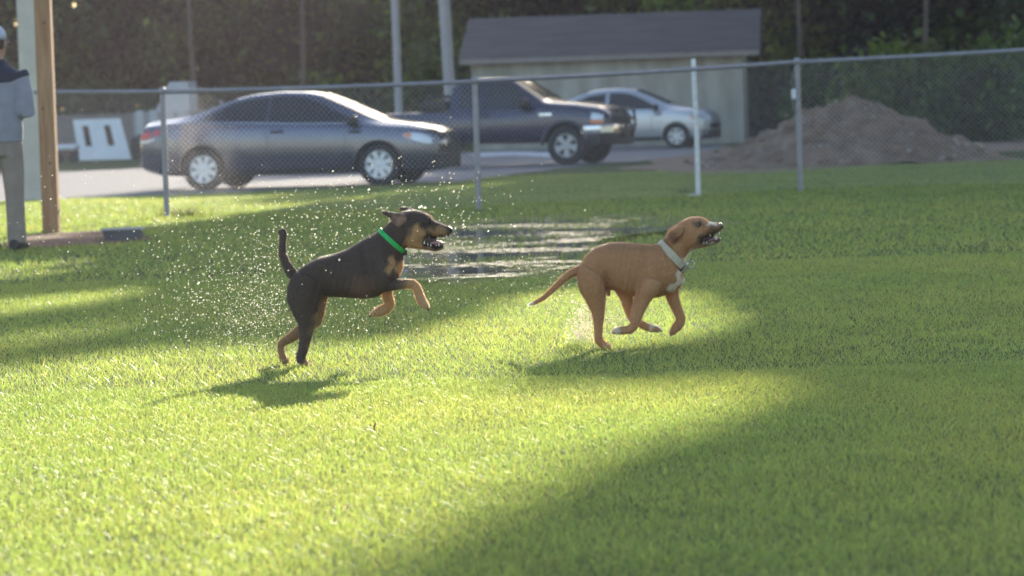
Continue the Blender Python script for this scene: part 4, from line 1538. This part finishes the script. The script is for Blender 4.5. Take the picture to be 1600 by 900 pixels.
# far fore leg
A.loft([(575, 360, 660, 380, .036, .06), (583, 430, 642, 435, .03, .06)])
A.tube([(612, 440, 29, .06), (614, 490, 24, .06), (627, 528, 23, .06), (612, 548, 24, .06), (575, 566, 25, .06)])
clA = MB()
A.paw([(250, 812), (272, 823)], -.055, .022, cl=clA)
A.paw([(126, 792), (146, 802)], .052, .02, cl=clA)
A.paw([(784, 510), (806, 540)], -.075, .022, cl=clA)
A.paw([(578, 566), (538, 580)], .06, .022, cl=clA)
orgA = Vector((A.P(240, 815).x, A.Y, 0))
dogA = thing('dog', 'black and tan dog in a green collar leaping with open mouth', 'dog', orgA)
bodyA = fuse(A.mb, 'body', 'fur', dogA, .0050, 5, orgA)
sculpt(A, bodyA, orgA, [(578, 290, 48, 85, -15, 7), (605, 395, 50, 34, 0, 4), (522, 340, 15, 105, -12, -6), (440, 385, 60, 85, 0, 3), (325, 430, 34, 52, 0, -7),
                        (212, 465, 52, 80, 0, 6), (296, 430, 12, 55, 20, -5), (640, 215, 36, 20, 60, 4), (236, 735, 7, 50, 0, -3), (180, 540, 8, 50, -15, -3),
                        (670, 300, 10, 40, 15, -4), (300, 330, 60, 22, -15, 4), (745, 190, 26, 30, 0, 3), (690, 436, 50, 6, 0, -2)], (430, 385, 85, 85, -.25))
cx, cy, lat = A.crop(verts_np(bodyA), orgA)
ncx = cx + 6 * np.sin(cy * .09) + 5 * np.sin(cx * .13 + cy * .05)
ncy = cy + 6 * np.sin(cx * .11)
black = np.array([.118, .080, .063])
tan = np.array([.52, .33, .165])
pale = np.array([.52, .38, .23])
pink = np.array([.34, .20, .16])
mt = np.zeros(len(cx))
mt = np.maximum(mt, blob(ncx, ncy, 752, 212, 38, 62, 18, .22))            # cheek
mt = np.maximum(mt, blob(ncx, ncy, 745, 250, 50, 22, 0, .3))              # throat
mt = np.maximum(mt, blob(ncx, ncy, 855, 182, 52, 24, 8, .35) * .75)       # muzzle side
mt = np.maximum(mt, blob(ncx, ncy, 812, 112, 14, 8, 50, .5) * (np.abs(lat) < .06) * .8)   # brow
mt = np.maximum(mt, blob(ncx, ncy, 830, 262, 60, 16, 10, .4) * .6)
mt = np.maximum(mt, blob(ncx, ncy, 637, 340, 20, 40, 8, .25) * (lat < .02))
mt = np.maximum(mt, blob(ncx, ncy, 678, 355, 18, 36, -12, .25))
near = sstep(-lat, -.01, .02)
foreleg_n = sstep(ncx, 655, 745) * (ncy > 400) * near
mt = np.maximum(mt, foreleg_n)
forefar = (lat > .03) * (ncy > 445) * (ncx > 500) * (ncx < 670)
mt = np.maximum(mt, forefar * sstep(ncy, 445, 475))
hindfar = (lat > .015) * (ncy > 470) * (ncx < 350)
mt = np.maximum(mt, hindfar * .62)
hindin = (lat > -.03) * (ncy > 455) * (ncx < 345)
mt = np.maximum(mt, hindin * .5)
hindn = (lat < -.01) * (ncx < 300) * (ncy > 560)
mt = np.maximum(mt, hindn * sstep(ncx - (205 + (820 - ncy) * .2), 5, 50) * .6)
mt = np.maximum(mt, hindn * sstep(ncy, 780, 815) * .8)
belly = blob(ncx, ncy, 505, 455, 60, 62, 20, .5) * .75
belly = np.maximum(belly, blob(ncx, ncy, 440, 497, 110, 14, 0, .6) * .5)
C = black + (tan - black) * mt[:, None]
C = C + (pink * .8 - C) * (belly * (1 - mt) * (ncy > 380))[:, None]
toe = np.maximum((np.abs(ncx - 555) < 45) * (ncy > 545) * (lat > .03), (ncx > 760) * (ncy > 480) * 1.0)
C = C + (pale - C) * (toe * .5)[:, None]
earin = blob(ncx, ncy, 676, 128, 32, 22, 20, .4) * (lat < -.06)
C = C + (np.array([.50, .32, .26]) - C) * (earin * .95)[:, None]
eyep = np.maximum(blob(ncx, ncy, 812, 150, 30, 18, 25, .4), blob(ncx, ncy, 905, 182, 22, 20, 0, .5) * .6)
C = C + (np.array([.045, .035, .03]) - C) * (eyep * .85)[:, None]
lip = blob(ncx, ncy, 832, 256, 62, 15, 18, .3) * (ncy > 228)
C = C + (np.array([.035, .025, .025]) - C) * (np.clip(lip, 0, 1) * sstep(ncx, 775, 795) * (1 - sstep(ncy - (254 + (ncx - 800) * .1), 4, 12)))[:, None]
uplip = blob(ncx, ncy, 838, 207, 60, 6, 2, .6)
C = C + (np.array([.04, .028, .027]) - C) * (uplip * .8)[:, None]
paint_fur(bodyA, C)


def strands(o, n, root, seed, ln=.0105, add=.03):
    """short hairs over a body, coat colour lifted for a sunlit rim; too many to count"""
    g = np.random.default_rng(seed)
    me = o.data
    me.calc_loop_triangles()
    nt_ = len(me.loop_triangles)
    T = np.empty(nt_ * 3, np.int32)
    me.loop_triangles.foreach_get('vertices', T)
    T = T.reshape(-1, 3)
    Vv = verts_np(o)
    N = np.empty(len(Vv) * 3, np.float32)
    me.vertices.foreach_get('normal', N)
    N = N.reshape(-1, 3)
    Cc = np.empty(len(Vv) * 4, np.float32)
    me.attributes['fur'].data.foreach_get('color', Cc)
    Cc = Cc.reshape(-1, 4)[:, :3]
    ar = np.linalg.norm(np.cross(Vv[T[:, 1]] - Vv[T[:, 0]], Vv[T[:, 2]] - Vv[T[:, 0]]), axis=1)
    t = T[g.choice(nt_, n, p=ar / ar.sum())]
    w = g.dirichlet((1, 1, 1), n)[:, :, None]
    p = (Vv[t] * w).sum(1)
    nn = (N[t] * w).sum(1)
    nn /= np.linalg.norm(nn, axis=1)[:, None] + 1e-9
    cc = (Cc[t] * w).sum(1) * g.uniform(.88, 1.14, (n, 1))
    cc = cc * .88 + .12 * cc.mean(1, keepdims=True) + add  # hairs made lighter than the coat to paint in rim glow
    d = np.array([[-1.0, 0, -.45]]) + g.normal(0, .3, (n, 3))
    d -= nn * (d * nn).sum(1)[:, None]
    d /= np.linalg.norm(d, axis=1)[:, None] + 1e-9
    side = np.cross(d, nn)
    L_ = (ln * g.uniform(.6, 1.3, n))[:, None]
    tip = p + (d * .82 + nn * .58) * L_
    V = np.stack([p - side * .0007 - nn * .001, p + side * .0007 - nn * .001, tip], 1).reshape(-1, 3)
    h = np_mesh('coat_hair', V, np.arange(3 * n).reshape(-1, 3), 'hair_strand', root, np.repeat(cc, 3, 0))
    h['kind'] = 'stuff'
    return h


def part(mb, name, m, root, origin, smooth=True):
    mb.v = [tuple(Vector(v) - origin) for v in mb.v]
    return mb.build(name, m, root, smooth, 60)


strands(bodyA, 120000, dogA, 11, add=.045)
part(clA, 'claws', 'claw', dogA, orgA)
q = MB()
A.loft([(900, 160, 902, 196, .020), (912, 163, 912, 196, .023), (920, 170, 919, 190, .018), (923, 176, 922, 184, .008)], mb=q, e=.85)
part(q, 'nose', 'nose', dogA, orgA)
for sg in (-1, 1):
    q = MB()
    A.ball(815, 147, .0095, sg * .047, mb=q, sc=(1, .7, .85))
    part(q, 'eye', 'eye', dogA, orgA)
q = MB()
A.loft([(760, 195, 752, 240, .040), (790, 200, 785, 250, .036), (820, 202, 815, 256, .026), (850, 204, 840, 262, .018)], mb=q)
part(q, 'mouth_lining', 'mouth', dogA, orgA)
q = MB()
A.loft([(785, 222, 785, 240, .026), (815, 226, 815, 248, .025), (845, 226, 845, 250, .024), (868, 230, 868, 250, .019), (878, 236, 878, 247, .008)], mb=q)
part(q, 'tongue', 'tongue', dogA, orgA)
for sg in (-1, 1):
    for (x, y, h, up, r) in ((790, 240, -13, 1, 5), (806, 247, -10, 1, 4), (820, 251, -9, 1, 4), (858, 251, -16, 1, 4.5), (893, 204, 15, 1, 4.5), (795, 206, 13, 1, 5), (812, 206, 9, 1, 4)):
        w_ = .034 if x < 800 else (.027 if x < 830 else .020)
        q = MB()
        A.tube([(x, y, r, sg * w_), (x, y + h, r * .3, sg * w_)], mb=q, n=8)
        part(q, 'tooth', 'tooth', dogA, orgA)


def collar(fig, tx, ty, bx, by, w, hgt, m, root, org, thick=.004):
    T, B = fig.P(tx, ty), fig.P(bx, by)
    c, a = (T + B) / 2, (T - B) / 2
    nrm = Vector((a.z, 0, -a.x)).normalized()
    rr = []
    for k in range(40):
        th = 2 * math.pi * k / 40
        rad = a * math.cos(th) + Vector((0, w * math.sin(th), 0))
        u = rad.normalized()
        p = c + rad
        rr.append([p + nrm * hgt / 2, p - nrm * hgt / 2, p - nrm * hgt / 2 + u * thick, p + nrm * hgt / 2 + u * thick])
    rr.append(rr[0])
    q = MB().rings(rr, cap=False)
    return part(q, 'collar', m, root, org), c, a, nrm


co, c, a, nrm = collar(A, 580, 178, 694, 280, .0735, .021, 'collar_green', dogA, orgA)
q = MB().box(c - a * .97 + Vector((0, -.012, -.004)), (.03, .02, .026), bev=.004)
part(q, 'buckle', 'black', co, orgA)

# ---------------- tan dog
B = Figure(810, 320, 1177 / 340, gnd(940, 544).y)
B.loft([(338, 333, 325, 378, .03), (368, 274, 330, 415, .076), (425, 227, 395, 455, .092), (485, 208, 475, 445, .092), (560, 203, 562, 478, .097), (640, 211, 652, 504, .108),
        (710, 217, 748, 500, .116), (765, 215, 822, 480, .112), (800, 228, 872, 450, .094), (832, 262, 898, 412, .066)])
B.loft([(735, 213, 880, 410, .096), (773, 206, 896, 345, .078), (800, 168, 905, 292, .072), (832, 138, 920, 262, .070), (862, 110, 950, 245, .066)])
B.loft([(848, 120, 885, 258, .058), (885, 88, 925, 248, .074), (935, 68, 962, 236, .076), (983, 66, 990, 205, .068), (1010, 76, 1003, 178, .055), (1032, 96, 1022, 165, .045), (1062, 98, 1055, 158, .040),
        (1085, 98, 1080, 150, .036), (1098, 106, 1094, 144, .024)], e=.85)
B.loft([(925, 195, 920, 240, .056), (970, 203, 970, 232, .050), (1005, 203, 1010, 224, .040), (1040, 193, 1045, 216, .034), (1072, 184, 1076, 208, .028), (1094, 180, 1095, 200, .018)], e=.85)
B.loft([(885, 112, 885, 150, .013, -.068), (858, 113, 866, 172, .014, -.080), (832, 124, 842, 196, .013, -.086), (812, 142, 822, 203, .012, -.085), (802, 165, 808, 194, .009, -.080)], n=14)
B.loft([(885, 108, 885, 140, .013, .068), (850, 112, 856, 165, .012, .082), (815, 140, 822, 195, .011, .086)], n=14)
B.tube([(350, 348, 28), (292, 367, 22), (240, 405, 19), (190, 455, 16), (132, 507, 13), (85, 531, 11), (58, 541, 7)])
B.ball(968, 92, .012, -.056)
B.ball(968, 92, .012, .056)
B.loft([(340, 320, 470, 390, .05, -.052), (320, 395, 468, 425, .056, -.06), (332, 455, 470, 485, .052, -.062), (366, 520, 468, 530, .041, -.062), (398, 580, 464, 585, .031, -.062), (409, 640, 456, 645, .024, -.062),
        (411, 695, 452, 697, .022, -.062), (413, 728, 456, 735, .023, -.062)])
B.tube([(433, 728, 21, -.062), (458, 752, 21, -.062), (480, 764, 17, -.062)])
B.loft([(480, 400, 600, 460, .05, .05), (530, 470, 622, 490, .042, .055), (565, 530, 632, 540, .032, .055)])
B.tube([(595, 525, 34, .055), (606, 575, 27, .055), (622, 615, 24, .055), (655, 642, 21, .055), (692, 662, 20, .055), (730, 674, 22, .055)])
B.loft([(660, 380, 780, 420, .045, -.082), (632, 445, 745, 475, .046, -.088), (622, 500, 708, 515, .037, -.088), (610, 565, 676, 578, .029, -.088), (600, 622, 650, 640, .024, -.088)])
B.tube([(624, 645, 24, -.088), (604, 667, 23, -.088), (565, 672, 20, -.088), (545, 672, 22, -.088)])
B.loft([(780, 400, 885, 420, .042, .068), (790, 465, 872, 470, .036, .068)])
B.tube([(832, 475, 38, .068), (848, 530, 30, .068), (871, 585, 25, .068), (886, 622, 24, .068), (876, 648, 25, .068), (856, 674, 26, .068)])
B.tube([(470, 418, 20), (484, 462, 15), (490, 492, 8)])
clB = MB()
B.paw([(474, 760), (500, 772)], -.062, .024, cl=clB)
B.paw([(730, 674), (772, 682)], .055, .023, cl=clB)
B.paw([(545, 672), (512, 680)], -.088, .024, cl=clB)
B.paw([(855, 674), (832, 704)], .068, .024, cl=clB)
orgB = Vector((B.P(450, 765).x, B.Y, 0))
dogB = thing('dog', 'short haired tan dog with white chest and drab collar running ahead', 'dog', orgB)
bodyB = fuse(B.mb, 'body', 'fur', dogB, .0050, 5, orgB)
sculpt(B, bodyB, orgB, [(738, 330, 58, 105, 15, 8), (662, 330, 16, 115, 12, -6), (700, 440, 46, 42, 0, 5), (575, 360, 80, 95, 0, 3), (470, 385, 32, 55, 0, -8),
                        (388, 415, 62, 80, 0, 7), (478, 415, 11, 50, 0, -5), (350, 470, 10, 70, -22, -4), (930, 175, 46, 46, 0, 5), (640, 465, 10, 62, 10, -4), (845, 300, 10, 60, -35, -4),
                        (820, 240, 9, 55, -30, -3), (434, 660, 8, 70, 0, -3), (640, 590, 8, 60, 12, -3), (520, 250, 80, 26, -8, 4), (985, 120, 22, 14, 0, -3)], (590, 350, 95, 110, -.2))
cx, cy, lat = B.crop(verts_np(bodyB), orgB)
ncx = cx + 5 * np.sin(cy * .09) + 4 * np.sin(cx * .13 + cy * .05)
ncy = cy + 5 * np.sin(cx * .11)
fawn = np.array([.50, .295, .15])
fawn2 = np.array([.56, .36, .205])
white = np.array([.66, .62, .57])
dark = np.array([.055, .035, .03])
C = np.repeat(fawn[None], len(cx), 0)
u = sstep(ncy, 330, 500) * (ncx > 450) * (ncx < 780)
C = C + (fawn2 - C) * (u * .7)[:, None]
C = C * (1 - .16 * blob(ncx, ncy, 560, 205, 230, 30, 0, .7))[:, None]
wm = np.zeros(len(cx))
wm = np.maximum(wm, blob(ncx, ncy, 848, 430, 54, 20, -38, .25) * (lat < .06))
wm = np.maximum(wm, blob(ncx, ncy, 862, 385, 15, 40, 12, .3))
wm = np.maximum(wm, blob(ncx, ncy, 925, 268, 60, 17, -42, .3))
wm = np.maximum(wm, blob(ncx, ncy, 1045, 102, 34, 9, -3, .4))
wm = np.maximum(wm, sstep(-ncx, -95, -72))
wm = np.maximum(wm, sstep(ncx, 700, 725) * (ncy > 630) * (lat > .03) * (ncx < 800))
wm = np.maximum(wm, sstep(-ncx, -560, -530) * (ncy > 640) * (lat < -.03) * (ncx > 500) * .8)
wm = np.maximum(wm, blob(ncx, ncy, 1065, 205, 40, 7, -10, .5) * .7)
C = C + (white - C) * wm[:, None]
dm = np.maximum.reduce([blob(ncx, ncy, 1065, 135, 40, 22, -5, .5) * .7, blob(ncx, ncy, 972, 102, 24, 18, 0, .5) * .75, blob(ncx, ncy, 1045, 196, 65, 14, -8, .4) * .8,
                        blob(ncx, ncy, 990, 190, 27, 28, 0, .4) * .85, blob(ncx, ncy, 1040, 160, 50, 8, -8, .5) * .8])
C = C + (dark - C) * (dm * (1 - wm * .8))[:, None]
pk = np.maximum(blob(ncx, ncy, 487, 470, 22, 34, 0, .4), blob(ncx, ncy, 525, 472, 35, 18, 20, .5) * .6) * (ncy > 440)
C = C + (np.array([.34, .20, .17]) - C) * (pk * .8)[:, None]
er = blob(ncx, ncy, 832, 168, 22, 30, 20, .4) * (lat < -.07)
C = C + (np.array([.30, .12, .085]) - C) * (er * .85)[:, None]
fold_shade = np.maximum(blob(ncx, ncy, 850, 190, 26, 7, -50, .5), blob(ncx, ncy, 800, 190, 6, 26, 10, .5)) * (lat < -.05)  # shade of the ear folds put into the fur colour
C = C + (np.array([.16, .07, .045]) - C) * (fold_shade * .7)[:, None]
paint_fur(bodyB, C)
strands(bodyB, 120000, dogB, 12)
part(clB, 'claws', 'claw', dogB, orgB)
q = MB()
B.loft([(1082, 94, 1084, 128, .020), (1094, 95, 1095, 132, .024), (1103, 103, 1103, 130, .020), (1107, 112, 1106, 122, .008)], mb=q, e=.85)
part(q, 'nose', 'nose', dogB, orgB)
for sg in (-1, 1):
    q = MB()
    B.ball(972, 104, .0115, sg * .0625, mb=q, sc=(1, .7, .85))
    e_ = part(q, 'eye', 'eye', dogB, orgB)
    q = MB()
    B.ball(966, 107, .0045, sg * .0715, mb=q, sc=(1, .35, .8))
    part(q, 'eye_highlight', 'eye_pale', e_, orgB)  # pale spot set on the eye as its highlight
q = MB()
B.loft([(965, 160, 955, 215, .042), (995, 165, 990, 212, .040), (1025, 160, 1025, 205, .028), (1055, 154, 1055, 198, .020)], mb=q)
part(q, 'mouth_lining', 'mouth', dogB, orgB)
q = MB()
B.loft([(985, 180, 985, 205, .03), (1015, 178, 1015, 204, .027), (1045, 177, 1045, 198, .024), (1072, 176, 1072, 192, .018), (1082, 178, 1082, 186, .008)], mb=q)
part(q, 'tongue', 'tongue', dogB, orgB)
for sg in (-1, 1):
    for (x, y, h, r) in ((1068, 186, -19, 5), (1092, 184, -8, 3.2), (1085, 146, 18, 4.5), (1072, 150, 8, 3.5), (1015, 206, -10, 4.5), (1000, 206, -9, 4.5), (1035, 160, 10, 4.5)):
        w_ = .038 if x < 1020 else (.028 if x < 1060 else .022)
        q = MB()
        B.tube([(x, y, r, sg * w_), (x + 1, y + h, r * .3, sg * w_)], mb=q, n=8)
        part(q, 'tooth', 'tooth', dogB, orgB)
co, c, a, nrm = collar(B, 764, 204, 908, 352, .0865, .034, 'collar_tan', dogB, orgB, .005)
d0 = c - a
q = MB().box(d0 + Vector((-.03, -.052, .02)), (.034, .03, .05), rot=Matrix.Rotation(R(40), 3, 'Y'), bev=.006)
part(q, 'buckle', 'black', co, orgB)
q = MB()
rc = B.P(932, 322, -.02)
q.tube([rc + Vector((.016 * math.cos(t), 0, .016 * math.sin(t))) for t in lin(0, 2 * math.pi, 22)], .0028, 7)
part(q, 'ring', 'steel', co, orgB)
q = MB()
q.box(B.P(905, 322, -.03), (.03, .012, .012), rot=Matrix.Rotation(R(-20), 3, 'Y'), bev=.003)
part(q, 'keeper', 'steel', co, orgB)

# ------------------------------------------------------------------ spray of drops
def drops(name, label, clouds, seed):
    g = np.random.default_rng(seed)
    bm = bmesh.new()
    bmesh.ops.create_icosphere(bm, subdivisions=1, radius=1)
    bm.verts.index_update()
    S = np.array([v.co[:] for v in bm.verts])
    Fs = np.array([[v.index for v in f.verts] for f in bm.faces])
    bm.free()
    P, Rr = [], []
    for (n, mx, my, sx, sy, rot, Ym, Ys, r0, r1) in clouds:
        ca, sa = math.cos(R(rot)), math.sin(R(rot))
        for _ in range(int(n * 1.45)):
            a, b = g.normal(0, sx), g.normal(0, sy)
            x, y = mx + a * ca - b * sa, my + a * sa + b * ca
            Y = Ym + abs(g.normal(0, Ys)) if g.uniform() < .85 else Ym - abs(g.normal(0, Ys)) * .9
            p = at(x, y, Y)
            if p.z < .02 or y < 140:
                continue
            P.append(p)
            Rr.append(r0 * .95 + (r1 * .92 - r0 * .95) * g.uniform(0, 1) ** 2.2)
    P = np.array(P)
    Rr = np.array(Rr)
    st = g.uniform(.85, 1.35, (len(P), 1, 3))
    V = (S[None] * Rr[:, None, None] * st + P[:, None]).reshape(-1, 3)
    F = (Fs[None] + (np.arange(len(P)) * len(S))[:, None, None]).reshape(-1, 3)
    o = np_mesh(name, V, F, 'drop', None, None, True)
    return tag(o, label, 'spray', None, 'stuff')


drops('water_spray', 'spray of bright water drops flung up round the black dog', [
    (420, 420, 490, 45, 45, -50, 14.3, .25, .0016, .0034),
    (520, 340, 460, 75, 50, -25, 14.5, .5, .0018, .0042),
    (330, 470, 400, 130, 60, 0, 14.6, .6, .0020, .0046),
    (520, 395, 490, 60, 42, -40, 14.4, .3, .0010, .0022),
    (260, 580, 330, 110, 35, -8, 14.6, .6, .0020, .0046),
    (110, 680, 380, 50, 45, 0, 14.6, .5, .0018, .0040),
    (110, 560, 500, 45, 28, 0, 14.2, .25, .0016, .0038),
    (100, 720, 450, 90, 40, 0, 14.5, .5, .0016, .0036),
    (70, 130, 330, 120, 70, 0, 14.3, 1.0, .0020, .0042)], 3)
drops('water_spray', 'fine water spray kicked up by the tan dog behind its hind leg', [
    (460, 914, 508, 13, 28, 14, 14.68, .10, .0026, .0056),
    (150, 964, 496, 18, 15, 0, 14.72, .10, .0020, .0042),
    (200, 865, 460, 28, 26, -30, 14.7, .2, .0012, .0030),
    (60, 850, 500, 45, 30, 0, 14.6, .3, .0014, .0030)], 4)

# ------------------------------------------------------------------ person at the left edge, back to the camera
pf = gnd(4, 392)
PY = pf.y
KP = PY / FPX                                      # metres per photo pixel there
px0 = at(-2, 200, PY).x
Hh = at(0, 38, PY).z
person = thing('person', 'person in grey sweatshirt and pale cap seen from behind at left edge', 'person', (px0, PY, 0), R(-12))
u = Hh / 1.86                                      # figure unit: drawn 1.86 m tall with cap


def bodyring(z, cx_, cy_, rx, ry, n=18, tilt=0.0):
    return [(u * (cx_ + rx * math.cos(t)), u * (cy_ + ry * math.sin(t)), u * (z + tilt * math.sin(t))) for t in lin(0, 2 * math.pi * (n - 1) / n, n)]


def loft_rings(mb, rows):
    mb.rings([bodyring(*r) for r in rows])


bd = MB()
loft_rings(bd, [(.86, 0, 0, .15, .11), (1.0, 0, 0, .155, .11), (1.15, 0, .005, .15, .105), (1.35, 0, .01, .18, .115), (1.46, 0, .005, .17, .10), (1.52, 0, 0, .09, .075), (1.56, 0, 0, .058, .06), (1.63, 0, .01, .056, .062)])
loft_rings(bd, [(1.585, 0, .045, .045, .05), (1.62, 0, .03, .066, .08), (1.68, 0, .02, .075, .095), (1.74, 0, .015, .078, .10), (1.80, 0, .01, .066, .085), (1.84, 0, .01, .03, .04)])
bd.tube([(0, u * .11, u * 1.70), (0, u * .135, u * 1.665), (0, u * .12, u * 1.65)], [u * .012, u * .017, u * .012], 8)
for sg in (-1, 1):
    bd.tube([(sg * u * .078, u * .01, u * 1.72), (sg * u * .088, u * .0, u * 1.70), (sg * u * .08, u * .012, u * 1.665)], [u * .016, u * .018, u * .012], 8)
    bd.tube([(sg * u * .09, 0, u * .9), (sg * u * .105, u * .01, u * .5), (sg * u * .11, -u * .01, u * .1)], [u * .085, u * .055, u * .036], 12)
    bd.tube([(sg * u * .11, -u * .04, u * .055), (sg * u * .12, u * .06, u * .04), (sg * u * .125, u * .15, u * .03)], [u * .035, u * .036, u * .025], 10)
    sh, el, wr_ = Vector((sg * .185, 0, 1.44)), Vector((sg * .25, -.02, 1.14)), Vector((sg * .12, .22, 1.16))
    bd.tube([sh * u, ((sh + el) / 2) * u, el * u, ((el + wr_) / 2) * u, wr_ * u], [u * .052, u * .048, u * .04, u * .036, u * .027], 12)
    dr = (wr_ - el).normalized()
    pc = wr_ + dr * .05
    bd.tube([wr_ * u, pc * u, (wr_ + dr * .09) * u], [u * .028, u * .036, u * .034], 10)
    for i in range(4):
        o_ = Vector((0, 0, .027 - .018 * i))
        ln = (.075, .085, .08, .06)[i]
        f0 = wr_ + dr * .09 + o_
        f1 = f0 + dr * ln * .5 + Vector((-sg * .01, .005, 0))
        f2 = f1 + Vector((-sg * .03, .015, -.01)) * (ln / .08)
        bd.tube([f0 * u, f1 * u, f2 * u], [u * .0098, u * .009, u * .0075], 7)
    th0 = wr_ + dr * .03 + Vector((0, 0, .03))
    bd.tube([th0 * u, (th0 + dr * .03 + Vector((0, 0, .03))) * u, (th0 + dr * .065 + Vector((-sg * .01, 0, .035))) * u], [u * .012, u * .011, u * .009], 7)
fuse(bd, 'body', 'skin', person, .010, 3, Vector((0, 0, 0)))
jk = MB()
loft_rings(jk, [(.885, 0, 0, .20, .145), (.93, 0, 0, .205, .15), (1.0, 0, -.005, .212, .155), (1.12, 0, -.01, .205, .15), (1.28, 0, -.005, .215, .15), (1.40, 0, 0, .222, .14), (1.47, 0, 0, .19, .12), (1.52, 0, 0, .11, .09), (1.56, 0, 0, .075, .075)])
for sg in (-1, 1):
    sh, el, wr_ = Vector((sg * .19, 0, 1.44)), Vector((sg * .262, -.02, 1.13)), Vector((sg * .14, .20, 1.16))
    jk.tube([sh * u, ((sh + el) / 2 + Vector((sg * .01, 0, 0))) * u, el * u, ((el + wr_) / 2) * u, wr_ * u], [u * .082, u * .078, u * .07, u * .06, u * .045], 14)
jo = fuse(jk, 'sweatshirt', 'sweat', person, .012, 5, Vector((0, 0, 0)))
yk = MB()
loft_rings(yk, [(1.375, 0, 0, .212, .150), (1.42, 0, 0, .226, .146), (1.475, 0, 0, .196, .127), (1.525, 0, 0, .116, .096), (1.575, 0, 0, .080, .080)])
for sg in (-1, 1):
    yk.tube([(sg * u * .18, 0, u * 1.455), (sg * u * .205, 0, u * 1.40)], [u * .088, u * .090], 14)
fuse(yk, 'shoulder_yoke', 'yoke', person, .012, 3, Vector((0, 0, 0)))
tr = MB()
loft_rings(tr, [(.78, 0, 0, .185, .13), (.86, 0, 0, .19, .135), (.93, 0, 0, .18, .13)])
for sg in (-1, 1):
    tr.tube([(sg * u * .095, 0, u * .88), (sg * u * .105, u * .01, u * .66), (sg * u * .112, u * .01, u * .46), (sg * u * .118, 0, u * .25), (sg * u * .12, 0, u * .06)], [u * .105, u * .095, u * .08, u * .078, u * .08], 14)
fuse(tr, 'trousers', 'trouser', person, .012, 4, Vector((0, 0, 0)))
hr = MB()
loft_rings(hr, [(1.655, 0, -.022, .070, .075), (1.70, 0, -.018, .082, .092), (1.76, 0, -.01, .084, .098)])
fuse(hr, 'hair', 'hair', person, .01, 2, Vector((0, 0, 0)))
cpm = MB()
loft_rings(cpm, [(1.735, 0, .005, .090, .112), (1.77, 0, .003, .089, .11), (1.81, 0, 0, .078, .096), (1.845, 0, 0, .05, .062), (1.857, 0, 0, .015, .018)])
cpo = cpm.build('cap', 'cap', person, True)
cb = MB()
cb.rings([[(u * x, u * (.09 + .11 * math.cos(math.asin(min(1, abs(x) / .085))) * k_), u * (1.737 - .02 * k_ + dz)) for x in lin(-.085, .085, 12)] for k_, dz in ((0, 0), (1, 0), (1, -.008), (0, -.008), (0, 0))], cap=False, closed=False)
cb.build('brim', 'cap', cpo, True)
for sg in (-1, 1):
    s_ = MB()
    s_.rings([[(u * (sg * .118 + rx * math.cos(t)), u * y, u * (zc + rz_ * math.sin(t))) for t in lin(0, 5.89, 16)] for y, rx, zc, rz_ in
              ((-.095, .03, .045, .03), (-.07, .044, .052, .05), (0, .046, .055, .053), (.08, .050, .042, .04), (.16, .046, .034, .032), (.19, .025, .028, .02))])
    s_.build('shoe', 'shoe', person, True)

# ------------------------------------------------------------------ haze: tinted volume added to stand in for lens glare
if VEIL_DENSITY:
    hz = MB().box((0, 55, 9.4), (190, 200, 20.9 + 0.0)).build('lens_veil', 'litter')
    hm = bpy.data.materials.new('lens_veil_air')
    hm.use_nodes = True
    nt = hm.node_tree
    nt.nodes.remove(nt.nodes['Principled BSDF'])
    pv = nt.nodes.new('ShaderNodeVolumePrincipled')
    pv.inputs['Color'].default_value = (.90, .80, .90, 1)
    pv.inputs['Density'].default_value = VEIL_DENSITY
    pv.inputs['Anisotropy'].default_value = 0.35
    nt.links.new(pv.outputs[0], nt.nodes['Material Output'].inputs['Volume'])
    hz.data.materials.clear()
    hz.data.materials.append(hm)
    hz['kind'] = 'stuff'
